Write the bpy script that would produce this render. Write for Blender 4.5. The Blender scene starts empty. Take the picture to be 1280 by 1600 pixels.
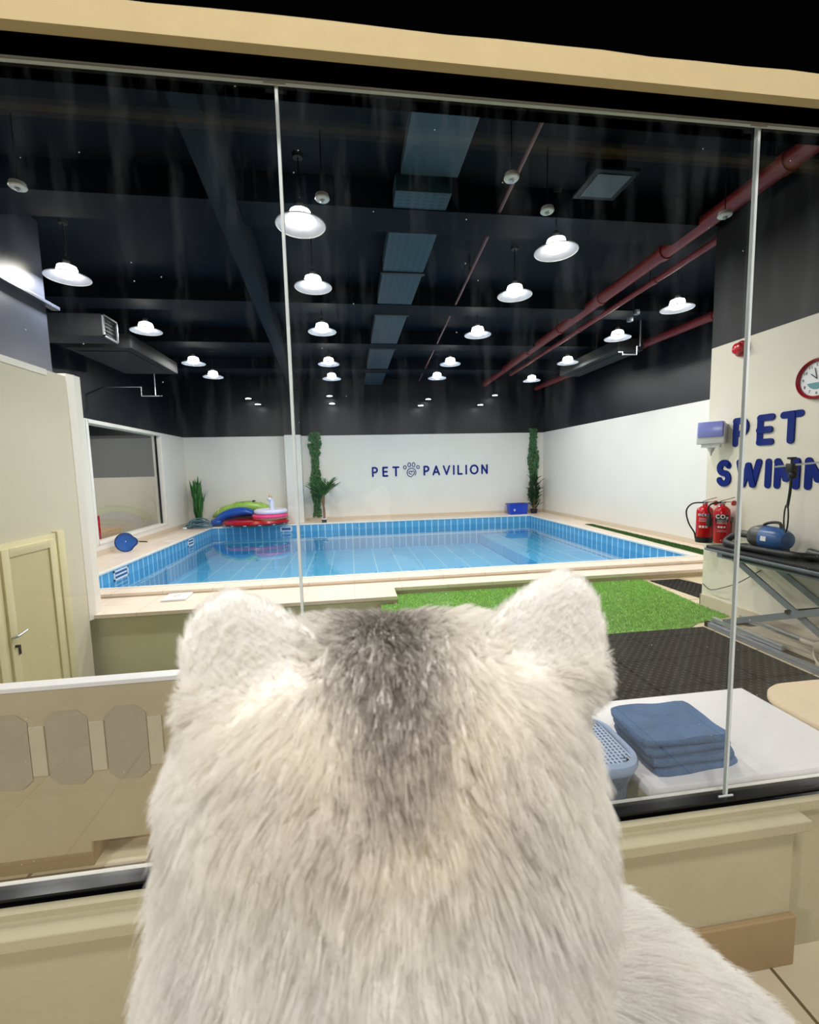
import bpy, math, random
import numpy as np
from mathutils import Vector, Matrix
from mathutils.kdtree import KDTree
from mathutils.bvhtree import BVHTree
random.seed(7); rng = np.random.default_rng(7)
PI = math.pi
S = bpy.context.scene
C = S.collection

# ------------------------------------------------------------------ camera, world, exposure
EYE = 1.60
cam_d = bpy.data.cameras.new('camera'); cam = bpy.data.objects.new('camera', cam_d); C.objects.link(cam)
rt = Vector((0.99069052, -0.13386033, -0.02477314)); up = Vector((0.03752969, 0.09363142, 0.99489933)); fw = Vector((0.13085801, 0.98656706, -0.0977835))
cam.matrix_world = Matrix(((rt.x, up.x, -fw.x, 0), (rt.y, up.y, -fw.y, 0), (rt.z, up.z, -fw.z, EYE), (0, 0, 0, 1)))
cam_d.sensor_fit = 'HORIZONTAL'; cam_d.sensor_width = 36; cam_d.lens = 681.82 / 1280 * 36
cam_d.clip_start = 0.02; cam_d.clip_end = 200
cam_d.dof.use_dof = True; cam_d.dof.focus_distance = 5.0; cam_d.dof.aperture_fstop = 10.0
S.camera = cam
W = bpy.data.worlds.new('night'); S.world = W; W.use_nodes = True
W.node_tree.nodes['Background'].inputs[0].default_value = (0.05, 0.06, 0.1, 1)
W.node_tree.nodes['Background'].inputs[1].default_value = 0.02
S.view_settings.view_transform = 'Standard'; S.view_settings.look = 'None'; S.view_settings.gamma = 1.0
S.view_settings.use_curve_mapping = False
S.view_settings.exposure = 0.0
LAMP_W = 34.0          # each pendant lamp over the pool
OUT_W = 95.0          # porch light outside above the glass
SIDE_W = 190.0          # two added fill lights outside, left and right behind the viewer
try:
    S.cycles.max_bounces = 10; S.cycles.diffuse_bounces = 4; S.cycles.glossy_bounces = 4
    S.cycles.transmission_bounces = 6; S.cycles.transparent_max_bounces = 24
    S.cycles.caustics_reflective = False; S.cycles.caustics_refractive = False
    S.cycles.sample_clamp_indirect = 4.0
    S.cycles.use_denoising = True
    S.cycles_curves.shape = 'RIBBONS'
except Exception:
    pass

# ------------------------------------------------------------------ materials
def lin(c):
    return tuple(((v / 255) / 12.92 if v / 255 <= 0.04045 else ((v / 255 + 0.055) / 1.055) ** 2.4) for v in c)
class NT:
    def __init__(s, name):
        s.m = bpy.data.materials.new(name); s.m.use_nodes = True; s.t = s.m.node_tree; s.t.nodes.clear()
        s.out = s.t.nodes.new('ShaderNodeOutputMaterial')
    def n(s, typ, **kw):
        x = s.t.nodes.new(typ)
        for k, v in kw.items(): setattr(x, k, v)
        return x
    def l(s, a, b): s.t.links.new(a, b)
def pm(name, col, rough=0.6, metal=0.0, var=0.06, scale=8.0, bump=0.0, bscale=60.0, spec=0.5, stretch=None, sub=None):
    """principled material whose colour drifts softly with an object-space noise"""
    k = NT(name); b = k.n('ShaderNodeBsdfPrincipled')
    b.inputs['Roughness'].default_value = rough; b.inputs['Metallic'].default_value = metal
    b.inputs['Specular IOR Level'].default_value = spec
    tc = k.n('ShaderNodeTexCoord'); mp = k.n('ShaderNodeMapping'); k.l(tc.outputs['Object'], mp.inputs[0])
    if stretch: mp.inputs['Scale'].default_value = stretch
    nz = k.n('ShaderNodeTexNoise'); nz.inputs['Scale'].default_value = scale; nz.inputs['Detail'].default_value = 4; k.l(mp.outputs[0], nz.inputs['Vector'])
    mx = k.n('ShaderNodeMix', data_type='RGBA'); c = lin(col)
    mx.inputs[6].default_value = tuple(max(0, v * (1 - var)) for v in c) + (1,)
    mx.inputs[7].default_value = tuple(min(1, v * (1 + var)) for v in c) + (1,)
    k.l(nz.outputs[0], mx.inputs[0]); k.l(mx.outputs[2], b.inputs['Base Color'])
    if sub: b.inputs['Subsurface Weight'].default_value = sub
    if bump:
        n2 = k.n('ShaderNodeTexNoise'); n2.inputs['Scale'].default_value = bscale; k.l(mp.outputs[0], n2.inputs['Vector'])
        bp = k.n('ShaderNodeBump'); bp.inputs['Strength'].default_value = bump; bp.inputs['Distance'].default_value = 0.01
        k.l(n2.outputs[0], bp.inputs['Height']); k.l(bp.outputs[0], b.inputs['Normal'])
    k.l(b.outputs[0], k.out.inputs[0]); return k.m
def tiles(name, col, grout, w, h, gw=0.006, rough=0.35, axes='XY', var=0.05, off=0.0, spec=0.5, shift=0.0):
    k = NT(name); b = k.n('ShaderNodeBsdfPrincipled'); b.inputs['Roughness'].default_value = rough; b.inputs['Specular IOR Level'].default_value = spec
    tc = k.n('ShaderNodeTexCoord'); sp = k.n('ShaderNodeSeparateXYZ'); cb = k.n('ShaderNodeCombineXYZ')
    k.l(tc.outputs['Object'], sp.inputs[0]); k.l(sp.outputs[axes[0]], cb.inputs[0]); sh = k.n('ShaderNodeMath', operation='ADD'); sh.inputs[1].default_value = shift; k.l(sp.outputs[axes[1]], sh.inputs[0]); k.l(sh.outputs[0], cb.inputs[1])
    br = k.n('ShaderNodeTexBrick'); br.offset = off; br.squash = 1.0
    br.inputs['Scale'].default_value = 1.0; br.inputs['Mortar Size'].default_value = gw; br.inputs['Mortar Smooth'].default_value = 0.1
    br.inputs['Brick Width'].default_value = w; br.inputs['Row Height'].default_value = h; br.inputs['Bias'].default_value = 0
    c = lin(col); br.inputs['Color1'].default_value = tuple(v * (1 - var) for v in c) + (1,)
    br.inputs['Color2'].default_value = tuple(min(1, v * (1 + var)) for v in c) + (1,); br.inputs['Mortar'].default_value = lin(grout) + (1,)
    k.l(cb.outputs[0], br.inputs['Vector']); k.l(br.outputs['Color'], b.inputs['Base Color'])
    k.l(b.outputs[0], k.out.inputs[0]); return k.m
def twotone(name, lo, hi, z, rough_lo=0.55, rough_hi=0.5, var=0.04):
    """wall painted in two colours meeting at height z"""
    k = NT(name); b = k.n('ShaderNodeBsdfPrincipled')
    tc = k.n('ShaderNodeTexCoord'); sp = k.n('ShaderNodeSeparateXYZ'); k.l(tc.outputs['Object'], sp.inputs[0])
    gt = k.n('ShaderNodeMath', operation='GREATER_THAN'); gt.inputs[1].default_value = z; k.l(sp.outputs[2], gt.inputs[0])
    nz = k.n('ShaderNodeTexNoise'); nz.inputs['Scale'].default_value = 1.7; nz.inputs['Detail'].default_value = 5; k.l(tc.outputs['Object'], nz.inputs['Vector'])
    m1 = k.n('ShaderNodeMix', data_type='RGBA'); a = lin(lo)
    m1.inputs[6].default_value = tuple(v * (1 - var) for v in a) + (1,); m1.inputs[7].default_value = tuple(min(1, v * (1 + var)) for v in a) + (1,)
    k.l(nz.outputs[0], m1.inputs[0])
    m2 = k.n('ShaderNodeMix', data_type='RGBA'); m2.inputs[7].default_value = lin(hi) + (1,)
    k.l(gt.outputs[0], m2.inputs[0]); k.l(m1.outputs[2], m2.inputs[6]); k.l(m2.outputs[2], b.inputs['Base Color'])
    r = k.n('ShaderNodeMapRange'); r.inputs[3].default_value = rough_lo; r.inputs[4].default_value = rough_hi
    k.l(gt.outputs[0], r.inputs[0]); k.l(r.outputs[0], b.inputs['Roughness'])
    k.l(b.outputs[0], k.out.inputs[0]); return k.m
def emis(name, col, s):
    k = NT(name); e = k.n('ShaderNodeEmission'); e.inputs[0].default_value = tuple(col) + (1,); e.inputs[1].default_value = s
    k.l(e.outputs[0], k.out.inputs[0]); return k.m
def clear(name, tint, ior=1.5, ripple=0.0, rscale=3.0, dirt=0.0, rough=0.0):
    """clear pane or water surface: passes light straight through, mirrors by Fresnel"""
    k = NT(name); tr = k.n('ShaderNodeBsdfTransparent'); tr.inputs[0].default_value = tuple(tint) + (1,)
    gl = k.n('ShaderNodeBsdfGlossy'); gl.inputs['Roughness'].default_value = rough
    ge = k.n('ShaderNodeNewGeometry'); mi = k.n('ShaderNodeMapRange'); mi.inputs[3].default_value = ior; mi.inputs[4].default_value = 1 / ior
    k.l(ge.outputs['Backfacing'], mi.inputs[0])
    fr = k.n('ShaderNodeFresnel'); k.l(mi.outputs[0], fr.inputs['IOR'])
    mx = k.n('ShaderNodeMixShader'); k.l(fr.outputs[0], mx.inputs[0]); k.l(tr.outputs[0], mx.inputs[1]); k.l(gl.outputs[0], mx.inputs[2])
    if ripple:
        tc = k.n('ShaderNodeTexCoord'); nz = k.n('ShaderNodeTexNoise'); nz.inputs['Scale'].default_value = rscale; nz.inputs['Detail'].default_value = 2
        k.l(tc.outputs['Object'], nz.inputs['Vector'])
        bp = k.n('ShaderNodeBump'); bp.inputs['Strength'].default_value = ripple; bp.inputs['Distance'].default_value = 0.02
        k.l(nz.outputs[0], bp.inputs['Height']); k.l(bp.outputs[0], gl.inputs['Normal']); k.l(bp.outputs[0], fr.inputs['Normal'])
    last = mx
    if dirt:
        tc = k.n('ShaderNodeTexCoord'); mp = k.n('ShaderNodeMapping'); mp.inputs['Scale'].default_value = (9, 1, 1.5)
        k.l(tc.outputs['Object'], mp.inputs[0])
        n1 = k.n('ShaderNodeTexNoise'); n1.inputs['Scale'].default_value = 1.6; n1.inputs['Detail'].default_value = 8; n1.inputs['Roughness'].default_value = 0.7
        k.l(mp.outputs[0], n1.inputs['Vector'])
        rg = k.n('ShaderNodeMapRange'); rg.inputs[1].default_value = 0.5; rg.inputs[2].default_value = 0.85; rg.inputs[3].default_value = 0; rg.inputs[4].default_value = dirt
        k.l(n1.outputs[0], rg.inputs[0])
        vo = k.n('ShaderNodeTexVoronoi'); vo.inputs['Scale'].default_value = 15; k.l(tc.outputs['Object'], vo.inputs['Vector'])
        lt = k.n('ShaderNodeMath', operation='LESS_THAN'); lt.inputs[1].default_value = 0.022; k.l(vo.outputs['Distance'], lt.inputs[0])
        ml = k.n('ShaderNodeMath', operation='MULTIPLY'); ml.inputs[1].default_value = 0.7; k.l(lt.outputs[0], ml.inputs[0])
        ad = k.n('ShaderNodeMath', operation='ADD'); k.l(rg.outputs[0], ad.inputs[0]); k.l(ml.outputs[0], ad.inputs[1])
        df = k.n('ShaderNodeBsdfTranslucent'); df.inputs[0].default_value = (0.8, 0.85, 0.9, 1)
        m2 = k.n('ShaderNodeMixShader'); k.l(ad.outputs[0], m2.inputs[0]); k.l(mx.outputs[0], m2.inputs[1]); k.l(df.outputs[0], m2.inputs[2]); last = m2
    k.l(last.outputs[0], k.out.inputs[0]); return k.m

M = {}
DARK = (13, 25, 36)
M['ceiling'] = pm('dark_ceiling_paint', (6, 15, 26), 0.7, var=0.25, scale=1.2, spec=0.12)
M['beam'] = pm('dark_beam_paint', (16, 27, 38), 0.7, var=0.2, scale=2, spec=0.15)
M['wall'] = twotone('white_and_dark_wall', (226, 223, 216), (8, 16, 25), 2.635, 0.6, 0.45)
M['pierwall'] = twotone('pier_paint', (226, 220, 205), (5, 9, 15), 2.79, 0.6, 0.6)
M['sidewall'] = pm('beige_lobby_wall', (212, 205, 184), 0.6, var=0.04, scale=1.5)
M['dark'] = pm('dark_bulkhead_paint', (52, 56, 68), 0.35, var=0.15, scale=2)
M['void'] = pm('unlit_black', (2, 2, 3), 1.0, spec=0.0)
M['black'] = pm('black_rubber', (14, 14, 16), 0.5)
M['blackgloss'] = pm('black_aluminium', (10, 11, 14), 0.18, metal=0.3)
M['white'] = pm('white_paint', (232, 228, 220), 0.5, var=0.03)
M['whiteplastic'] = pm('white_plastic', (228, 228, 232), 0.35, var=0.02)
M['ledge'] = pm('cream_plaster', (182, 174, 144), 0.7, var=0.08, scale=6, bump=0.15)
M['header'] = pm('sand_plaster', (196, 176, 132), 0.8, var=0.07, scale=14, bump=0.12, bscale=60)
M['skirt'] = pm('beige_skirting_tile', (160, 136, 100), 0.45, var=0.08, scale=5)
M['deck'] = tiles('cream_deck_tile', (228, 212, 196), (196, 180, 164), 0.6, 0.6, 0.004, 0.4)
M['riser'] = pm('beige_step_riser', (196, 184, 158), 0.5, var=0.06, scale=3)
M['deckskirt'] = pm('deck_skirting', (206, 192, 172), 0.5, var=0.05)
M['tilefloor'] = tiles('beige_floor_tile', (206, 190, 158), (118, 98, 70), 0.45, 0.45, 0.008, 0.35)
M['outfloor'] = tiles('outside_floor_tile', (205, 192, 165), (105, 90, 62), 0.42, 0.42, 0.006, 0.4)
M['poolfloor'] = tiles('pool_floor_tile', (96, 182, 226), (176, 218, 238), 0.52, 1.04, 0.013, 0.4)
M['poolwall_x'] = tiles('pool_wall_tile_x', (84, 158, 202), (168, 212, 232), 0.19, 0.6, 0.016, 0.3, axes='XZ', shift=0.3)
M['poolwall_y'] = tiles('pool_wall_tile_y', (84, 158, 202), (168, 212, 232), 0.19, 0.6, 0.016, 0.3, axes='YZ', shift=0.3)
M['glass'] = clear('clear_glass', (0.975, 0.985, 0.98), 1.45, dirt=0.035)
M['glass2'] = clear('clear_glass_plain', (0.97, 0.985, 0.98), 1.45)
M['water'] = clear('pool_water', (0.85, 0.95, 0.99), 1.33, ripple=0.10, rscale=2.2)
M['silicone'] = pm('clear_silicone', (205, 212, 212), 0.25, var=0.1, scale=30)
M['blue'] = pm('navy_blue_acrylic', (0, 32, 118), 0.55, var=0.03, spec=0.2)
M['steel'] = pm('grey_painted_steel', (130, 136, 146), 0.4, metal=0.4, var=0.1)
M['alu'] = pm('brushed_aluminium', (190, 195, 202), 0.3, metal=0.8)
M['redpipe'] = pm('dark_red_pipe_paint', (128, 38, 42), 0.45, var=0.12, scale=4)
M['thinred'] = pm('brown_red_pipe', (92, 52, 56), 0.5)
M['duct'] = pm('duct_teal_grey', (30, 54, 66), 0.5, var=0.12)
M['ductperf'] = tiles('duct_perforated', (16, 34, 44), (32, 58, 70), 0.075, 0.05, 0.016, 0.5, var=0.1)
M['duct2'] = pm('duct_dark', (15, 19, 24), 0.75)
M['red'] = pm('gloss_red_paint', (196, 16, 30), 0.22, var=0.05)
M['darkred'] = pm('clock_red_plastic', (158, 24, 36), 0.3)
M['navylabel'] = pm('navy_label', (34, 40, 112), 0.5)
M['blacklabel'] = pm('dark_label', (52, 8, 12), 0.5)
M['cloth'] = pm('blue_towel_cloth', (80, 112, 152), 0.9, var=0.28, scale=9, bump=0.6, bscale=140)
M['basket'] = pm('pale_blue_plastic', (156, 174, 204), 0.4, var=0.05)
M['benchtop'] = pm('white_bench_laminate', (234, 230, 232), 0.35, var=0.02)
M['cream'] = pm('cream_seat_vinyl', (226, 204, 172), 0.45, var=0.03)
M['yellow'] = pm('cream_yellow_door', (214, 204, 164), 0.5, var=0.05, scale=3)
M['yellow2'] = pm('door_panel_yellow', (206, 194, 150), 0.5, var=0.05, scale=3)
M['olive'] = pm('tan_half_wall', (184, 168, 137), 0.5, var=0.08, scale=2)
M['pitwall'] = pm('olive_pit_wall', (208, 206, 172), 0.6, var=0.08, scale=2)
M['grey'] = pm('reflected_arch_grey', (168, 156, 134), 0.6, var=0.06)
M['post_reflection'] = pm('reflected_post_pale', (196, 184, 158), 0.6, var=0.06)
M['darkgreen'] = pm('dark_green_floor', (70, 84, 58), 0.7)
M['agave'] = pm('agave_green', (52, 108, 48), 0.5, var=0.35, scale=12)
M['ivy'] = pm('ivy_green', (58, 100, 56), 0.6, var=0.5, scale=16)
M['palm'] = pm('palm_green', (66, 116, 54), 0.5, var=0.4, scale=14)
M['palmdark'] = pm('palm_deep_green', (38, 76, 48), 0.5, var=0.4, scale=14)
M['bark'] = pm('brown_trunk', (122, 92, 62), 0.8, var=0.3, scale=40)
M['potdark'] = pm('black_pot', (22, 22, 26), 0.5)
M['crate'] = pm('bright_blue_plastic', (10, 62, 190), 0.35, var=0.04)
M['hose'] = pm('teal_grey_hose', (80, 118, 134), 0.4, var=0.15)
M['limefloat'] = pm('lime_float_vinyl', (150, 192, 84), 0.25, var=0.35, scale=5)
M['bluefloat'] = pm('blue_float_vinyl', (6, 78, 176), 0.3, var=0.1)
M['whitefloat'] = pm('white_float_vinyl', (222, 222, 244), 0.3, var=0.03)
M['pinkfloat'] = pm('pink_float_vinyl', (238, 66, 128), 0.3, var=0.1)
M['redfloat'] = pm('red_float_vinyl', (176, 16, 26), 0.18, var=0.25, scale=9)
M['wood'] = pm('pale_wood', (196, 164, 122), 0.5, var=0.15, scale=3, stretch=(1, 8, 8))
M['lavender'] = pm('lavender_plastic', (142, 150, 226), 0.25, var=0.05)
M['dryerblue'] = pm('dryer_blue', (50, 92, 150), 0.3, var=0.08)
M['dryergrey'] = pm('dryer_dark_grey', (62, 62, 56), 0.35)
M['face'] = pm('clock_face_white', (232, 234, 238), 0.4, var=0.02)
M['netblue'] = pm('net_blue', (20, 96, 186), 0.5, var=0.15, scale=20)
M['jar'] = clear('jar_glass', (0.93, 0.95, 0.93), 1.45)
M['beigegrey'] = pm('beige_motor_housing', (170, 160, 142), 0.5, var=0.15)
M['gold'] = pm('gold_vinyl', (206, 150, 90), 0.4)
M['bulb'] = emis('bulb_glow', (1.0, 0.93, 0.80), 22.0)
M['discface'] = emis('glowdisc_face', (1.0, 0.97, 0.93), 26.0)
M['lit'] = emis('porch_diffuser', (1.0, 0.93, 0.8), 4.0)
def shade_mat():
    k = NT('milky_lamp_shade'); a = k.n('ShaderNodeBsdfDiffuse'); a.inputs[0].default_value = (0.75, 0.78, 0.92, 1)
    t = k.n('ShaderNodeBsdfTranslucent'); t.inputs[0].default_value = (0.7, 0.72, 0.85, 1)
    m = k.n('ShaderNodeMixShader'); m.inputs[0].default_value = 0.35; k.l(a.outputs[0], m.inputs[1]); k.l(t.outputs[0], m.inputs[2])
    tr = k.n('ShaderNodeBsdfTransparent'); m2 = k.n('ShaderNodeMixShader'); m2.inputs[0].default_value = 0.22
    k.l(m.outputs[0], m2.inputs[1]); k.l(tr.outputs[0], m2.inputs[2]); k.l(m2.outputs[0], k.out.inputs[0]); return k.m
M['shade'] = shade_mat()
def mat_mat():
    k = NT('black_rubber_grip'); b = k.n('ShaderNodeBsdfPrincipled'); b.inputs['Roughness'].default_value = 0.75; b.inputs['Specular IOR Level'].default_value = 0.12
    tc = k.n('ShaderNodeTexCoord'); mp = k.n('ShaderNodeMapping'); mp.inputs['Rotation'].default_value = (0, 0, PI / 4); mp.inputs['Scale'].default_value = (20, 20, 20)
    k.l(tc.outputs['Object'], mp.inputs[0]); ck = k.n('ShaderNodeTexVoronoi'); ck.inputs['Scale'].default_value = 1.0; ck.inputs['Randomness'].default_value = 0.0
    k.l(mp.outputs[0], ck.inputs['Vector'])
    rp = k.n('ShaderNodeValToRGB'); rp.color_ramp.elements[0].position = 0.16; rp.color_ramp.elements[0].color = lin((66, 64, 64)) + (1,)
    rp.color_ramp.elements[1].position = 0.34; rp.color_ramp.elements[1].color = lin((6, 6, 8)) + (1,)
    k.l(ck.outputs['Distance'], rp.inputs[0]); k.l(rp.outputs[0], b.inputs['Base Color'])
    bp = k.n('ShaderNodeBump'); bp.invert = True; bp.inputs['Strength'].default_value = 0.8; bp.inputs['Distance'].default_value = 0.006
    k.l(ck.outputs['Distance'], bp.inputs['Height']); k.l(bp.outputs[0], b.inputs['Normal'])
    k.l(b.outputs[0], k.out.inputs[0]); return k.m
M['rubber'] = mat_mat()

# ------------------------------------------------------------------ mesh helpers
class MB:
    def __init__(s): s.v = []; s.f = []
    def add(s, v, f):
        o = len(s.v); s.v += [tuple(p) for p in v]; s.f += [tuple(i + o for i in q) for q in f]; return s
    def box(s, a, b, bev=0.0):
        x0, y0, z0 = a; x1, y1, z1 = b
        if bev <= 0:
            v = [(x, y, z) for z in (z0, z1) for y in (y0, y1) for x in (x0, x1)]
            return s.add(v, [(0, 2, 3, 1), (4, 5, 7, 6), (0, 1, 5, 4), (2, 6, 7, 3), (0, 4, 6, 2), (1, 3, 7, 5)])
        e = min(bev, (x1 - x0) / 2.01, (y1 - y0) / 2.01, (z1 - z0) / 2.01)
        def ring(x0, x1, y0, y1, e, z):
            r = []
            for cx, cy, a0 in ((x1 - e, y1 - e, 0), (x0 + e, y1 - e, 90), (x0 + e, y0 + e, 180), (x1 - e, y0 + e, 270)):
                for t in (0, 30, 60, 90):
                    g = math.radians(a0 + t); r.append((cx + e * math.cos(g), cy + e * math.sin(g), z))
            return r
        R = []
        for t in (0, 45, 90):
            g = math.radians(t); i = e * (1 - math.sin(g))
            R.append(ring(x0 + i, x1 - i, y0 + i, y1 - i, max(e - i, 1e-4), z0 + e * (1 - math.cos(g))))
        for t in (90, 45, 0):
            g = math.radians(t); i = e * (1 - math.sin(g))
            R.append(ring(x0 + i, x1 - i, y0 + i, y1 - i, max(e - i, 1e-4), z1 - e * (1 - math.cos(g))))
        return s.rings(R)
    def rings(s, R, cap=True, closed=False):
        n = len(R[0]); v = [p for r in R for p in r]; f = []
        m = len(R)
        for i in range(m if closed else m - 1):
            for j in range(n):
                f.append((i * n + j, i * n + (j + 1) % n, ((i + 1) % m) * n + (j + 1) % n, ((i + 1) % m) * n + j))
        if cap and not closed:
            f.append(tuple(range(n))[::-1]); f.append(tuple((m - 1) * n + j for j in range(n)))
        return s.add(v, f)
    def lathe(s, prof, c=(0, 0, 0), n=24, axis='Z', cap=True):
        R = []
        for r, z in prof:
            ring = []
            for j in range(n):
                a = 2 * PI * j / n; x, y = r * math.cos(a), r * math.sin(a)
                p = (x, y, z) if axis == 'Z' else ((z, x, y) if axis == 'X' else (y, z, x))
                ring.append((p[0] + c[0], p[1] + c[1], p[2] + c[2]))
            R.append(ring)
        return s.rings(R, cap)
    def tube(s, pts, r, n=10, closed=False, cap=True):
        P = [Vector(p) for p in pts]; R = []; m = len(P); prev = None
        rr = r if isinstance(r, (list, tuple)) else [r] * m
        for i in range(m):
            if closed: t = P[(i + 1) % m] - P[i - 1]
            else: t = P[min(i + 1, m - 1)] - P[max(i - 1, 0)]
            t.normalize()
            if prev is None: a = t.orthogonal().normalized()
            else:
                a = prev - t * prev.dot(t)
                a = a.normalized() if a.length > 1e-6 else t.orthogonal().normalized()
            prev = a; b = t.cross(a)
            R.append([tuple(P[i] + (a * math.cos(2 * PI * j / n) + b * math.sin(2 * PI * j / n)) * rr[i]) for j in range(n)])
        return s.rings(R, cap, closed)
    def bar(s, a, b, w, h, upv=(0, 0, 1)):
        a = Vector(a); b = Vector(b); t = (b - a).normalized(); u = Vector(upv); u = (u - t * u.dot(t)).normalized(); q = t.cross(u)
        R = [[tuple(p + q * (sx * w / 2) + u * (sy * h / 2)) for sx, sy in ((-1, -1), (1, -1), (1, 1), (-1, 1))] for p in (a, b)]
        return s.rings(R)
    def ell(s, c, r, nu=20, nv=12):
        R = []
        for i in range(1, nv):
            th = PI * i / nv
            R.append([(c[0] + r[0] * math.sin(th) * math.cos(2 * PI * j / nu), c[1] + r[1] * math.sin(th) * math.sin(2 * PI * j / nu), c[2] + r[2] * math.cos(th)) for j in range(nu)][::-1])
        return s.rings(R)
    def prism(s, poly, z0, z1, fn=None):
        n = len(poly); fn = fn or (lambda x, y, z: (x, y, z))
        v = [fn(x, y, z0) for x, y in poly] + [fn(x, y, z1) for x, y in poly]
        f = [tuple(range(n))[::-1], tuple(range(n, 2 * n))] + [(i, (i + 1) % n, n + (i + 1) % n, n + i) for i in range(n)]
        return s.add(v, f)
    def torus(s, c, R0, r, n=36, m=10, axis='Z'):
        P = []
        for i in range(n):
            a = 2 * PI * i / n; x, y = R0 * math.cos(a), R0 * math.sin(a)
            p = (x, y, 0) if axis == 'Z' else ((0, x, y) if axis == 'X' else (x, 0, y))
            P.append((p[0] + c[0], p[1] + c[1], p[2] + c[2]))
        return s.tube(P, r, m, closed=True)
    def mesh(s, name, smooth=False, ang=40):
        me = bpy.data.meshes.new(name); me.from_pydata(s.v, [], s.f)
        me.validate()
        if smooth:
            me.shade_smooth()
            try: me.set_sharp_from_angle(angle=math.radians(ang))
            except Exception: pass
        return me
def link(o, parent=None):
    C.objects.link(o)
    if parent is not None: o.parent = parent
    return o
def obj(name, mb, mat, parent=None, smooth=True, label=None, loc=None, rot=None):
    o = bpy.data.objects.new(name, mb.mesh(name, smooth)); o.data.materials.append(M[mat] if isinstance(mat, str) else mat)
    if loc: o.location = loc
    if rot: o.rotation_euler = rot
    if label: o['label'] = label
    return link(o, parent)
def thing(name, label, cat, loc=(0, 0, 0), rz=0, group=None):
    o = bpy.data.objects.new(name, None); o.empty_display_size = 0.1; o.location = loc; o.rotation_euler = (0, 0, rz)
    return tag(link(o), label, cat, group)
def tag(o, label, cat, group=None, kind=None):
    o['label'] = label; o['category'] = cat
    if group: o['group'] = group
    if kind: o['kind'] = kind
    return o
def struct(name, mb, mat, label=None, smooth=False):
    o = obj(name, mb, mat, None, smooth); o['kind'] = 'structure'
    if label: o['label'] = label
    return o
def dup(root, loc, rz=None, label=None):
    r = root.copy(); C.objects.link(r); r.location = loc
    if rz is not None: r.rotation_euler = (0, 0, rz)
    if label: r['label'] = label
    for ch in list(root.children):
        c = ch.copy(); C.objects.link(c); c.parent = r
        for g in list(ch.children):
            d = g.copy(); C.objects.link(d); d.parent = c
    return r
def bez(P, n=12):
    """smooth curve through points (Catmull-Rom)"""
    P = [Vector(p) for p in P]; out = []
    for i in range(len(P) - 1):
        a = P[max(i - 1, 0)]; b = P[i]; c = P[i + 1]; d = P[min(i + 2, len(P) - 1)]
        for k in range(n):
            t = k / n
            out.append(0.5 * ((2 * b) + (c - a) * t + (2 * a - 5 * b + 4 * c - d) * t * t + (3 * b - a - 3 * c + d) * t ** 3))
    out.append(P[-1]); return out

# rounded-stroke letters (unit height); each stroke is a polyline
def arc(cx, cy, rx, ry, a0, a1, n=14):
    return [(cx + rx * math.cos(math.radians(a0 + (a1 - a0) * i / n)), cy + ry * math.sin(math.radians(a0 + (a1 - a0) * i / n))) for i in range(n + 1)]
GL = {
 'P': (0.55, [[(0, 0), (0, 1)], [(0, 1), (0.25, 1)] + arc(0.25, 0.72, 0.28, 0.28, 90, -90) + [(0, 0.44)]]),
 'E': (0.5, [[(0, 0), (0, 1)], [(0, 1), (0.5, 1)], [(0, 0.5), (0.44, 0.5)], [(0, 0), (0.5, 0)]]),
 'T': (0.66, [[(0, 1), (0.66, 1)], [(0.33, 1), (0.33, 0)]]),
 'A': (0.74, [[(0, 0), (0.37, 1), (0.74, 0)], [(0.16, 0.3), (0.58, 0.3)]]),
 'V': (0.72, [[(0, 1), (0.36, 0), (0.72, 1)]]),
 'I': (0.0, [[(0, 0), (0, 1)]]),
 'L': (0.46, [[(0, 1), (0, 0), (0.46, 0)]]),
 'O': (0.9, [arc(0.45, 0.5, 0.45, 0.5, 0, 360, 28)]),
 'N': (0.62, [[(0, 0), (0, 1), (0.62, 0), (0.62, 1)]]),
 'S': (0.5, [arc(0.26, 0.75, 0.25, 0.25, 25, 270, 14) + arc(0.26, 0.25, 0.26, 0.25, 90, -160, 14)]),
 'W': (1.0, [[(0, 1), (0.25, 0), (0.5, 0.85), (0.75, 0), (1.0, 1)]]),
 'M': (0.8, [[(0, 0), (0, 1), (0.4, 0.3), (0.8, 1), (0.8, 0)]]),
 'C': (0.7, [arc(0.45, 0.5, 0.42, 0.5, 50, 310, 18)]),
 'K': (0.55, [[(0, 0), (0, 1)], [(0.55, 1), (0.02, 0.45)], [(0.2, 0.6), (0.55, 0)]]),
 '2': (0.5, [arc(0.25, 0.75, 0.25, 0.25, 160, -30, 10) + [(0, 0), (0.5, 0)]]),
 'R': (0.55, [[(0, 0), (0, 1)], [(0, 1), (0.25, 1)] + arc(0.25, 0.72, 0.28, 0.28, 90, -90) + [(0, 0.44)], [(0.25, 0.44), (0.55, 0)]]),
}
def stroke(mb, pts, w, d, fn):
    """round-capped flat stroke: capsules joined end to end, mapped through fn(u, v, depth)"""
    for (x0, y0), (x1, y1) in zip(pts[:-1], pts[1:]):
        a = math.atan2(y1 - y0, x1 - x0); poly = []
        for i in range(9): g = a + PI / 2 + PI * i / 8; poly.append((x0 + w / 2 * math.cos(g), y0 + w / 2 * math.sin(g)))
        for i in range(9): g = a - PI / 2 + PI * i / 8; poly.append((x1 + w / 2 * math.cos(g), y1 + w / 2 * math.sin(g)))
        mb.prism(poly, 0, d + 0.00025 * (len(mb.f) % 41), fn)
def letter(ch, u0, v0, h, w, d, fn):
    mb = MB()
    for st in GL[ch][1]: stroke(mb, [(u0 + x * h, v0 + y * h) for x, y in st], w, d, fn)
    return mb, GL[ch][0] * h

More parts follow.
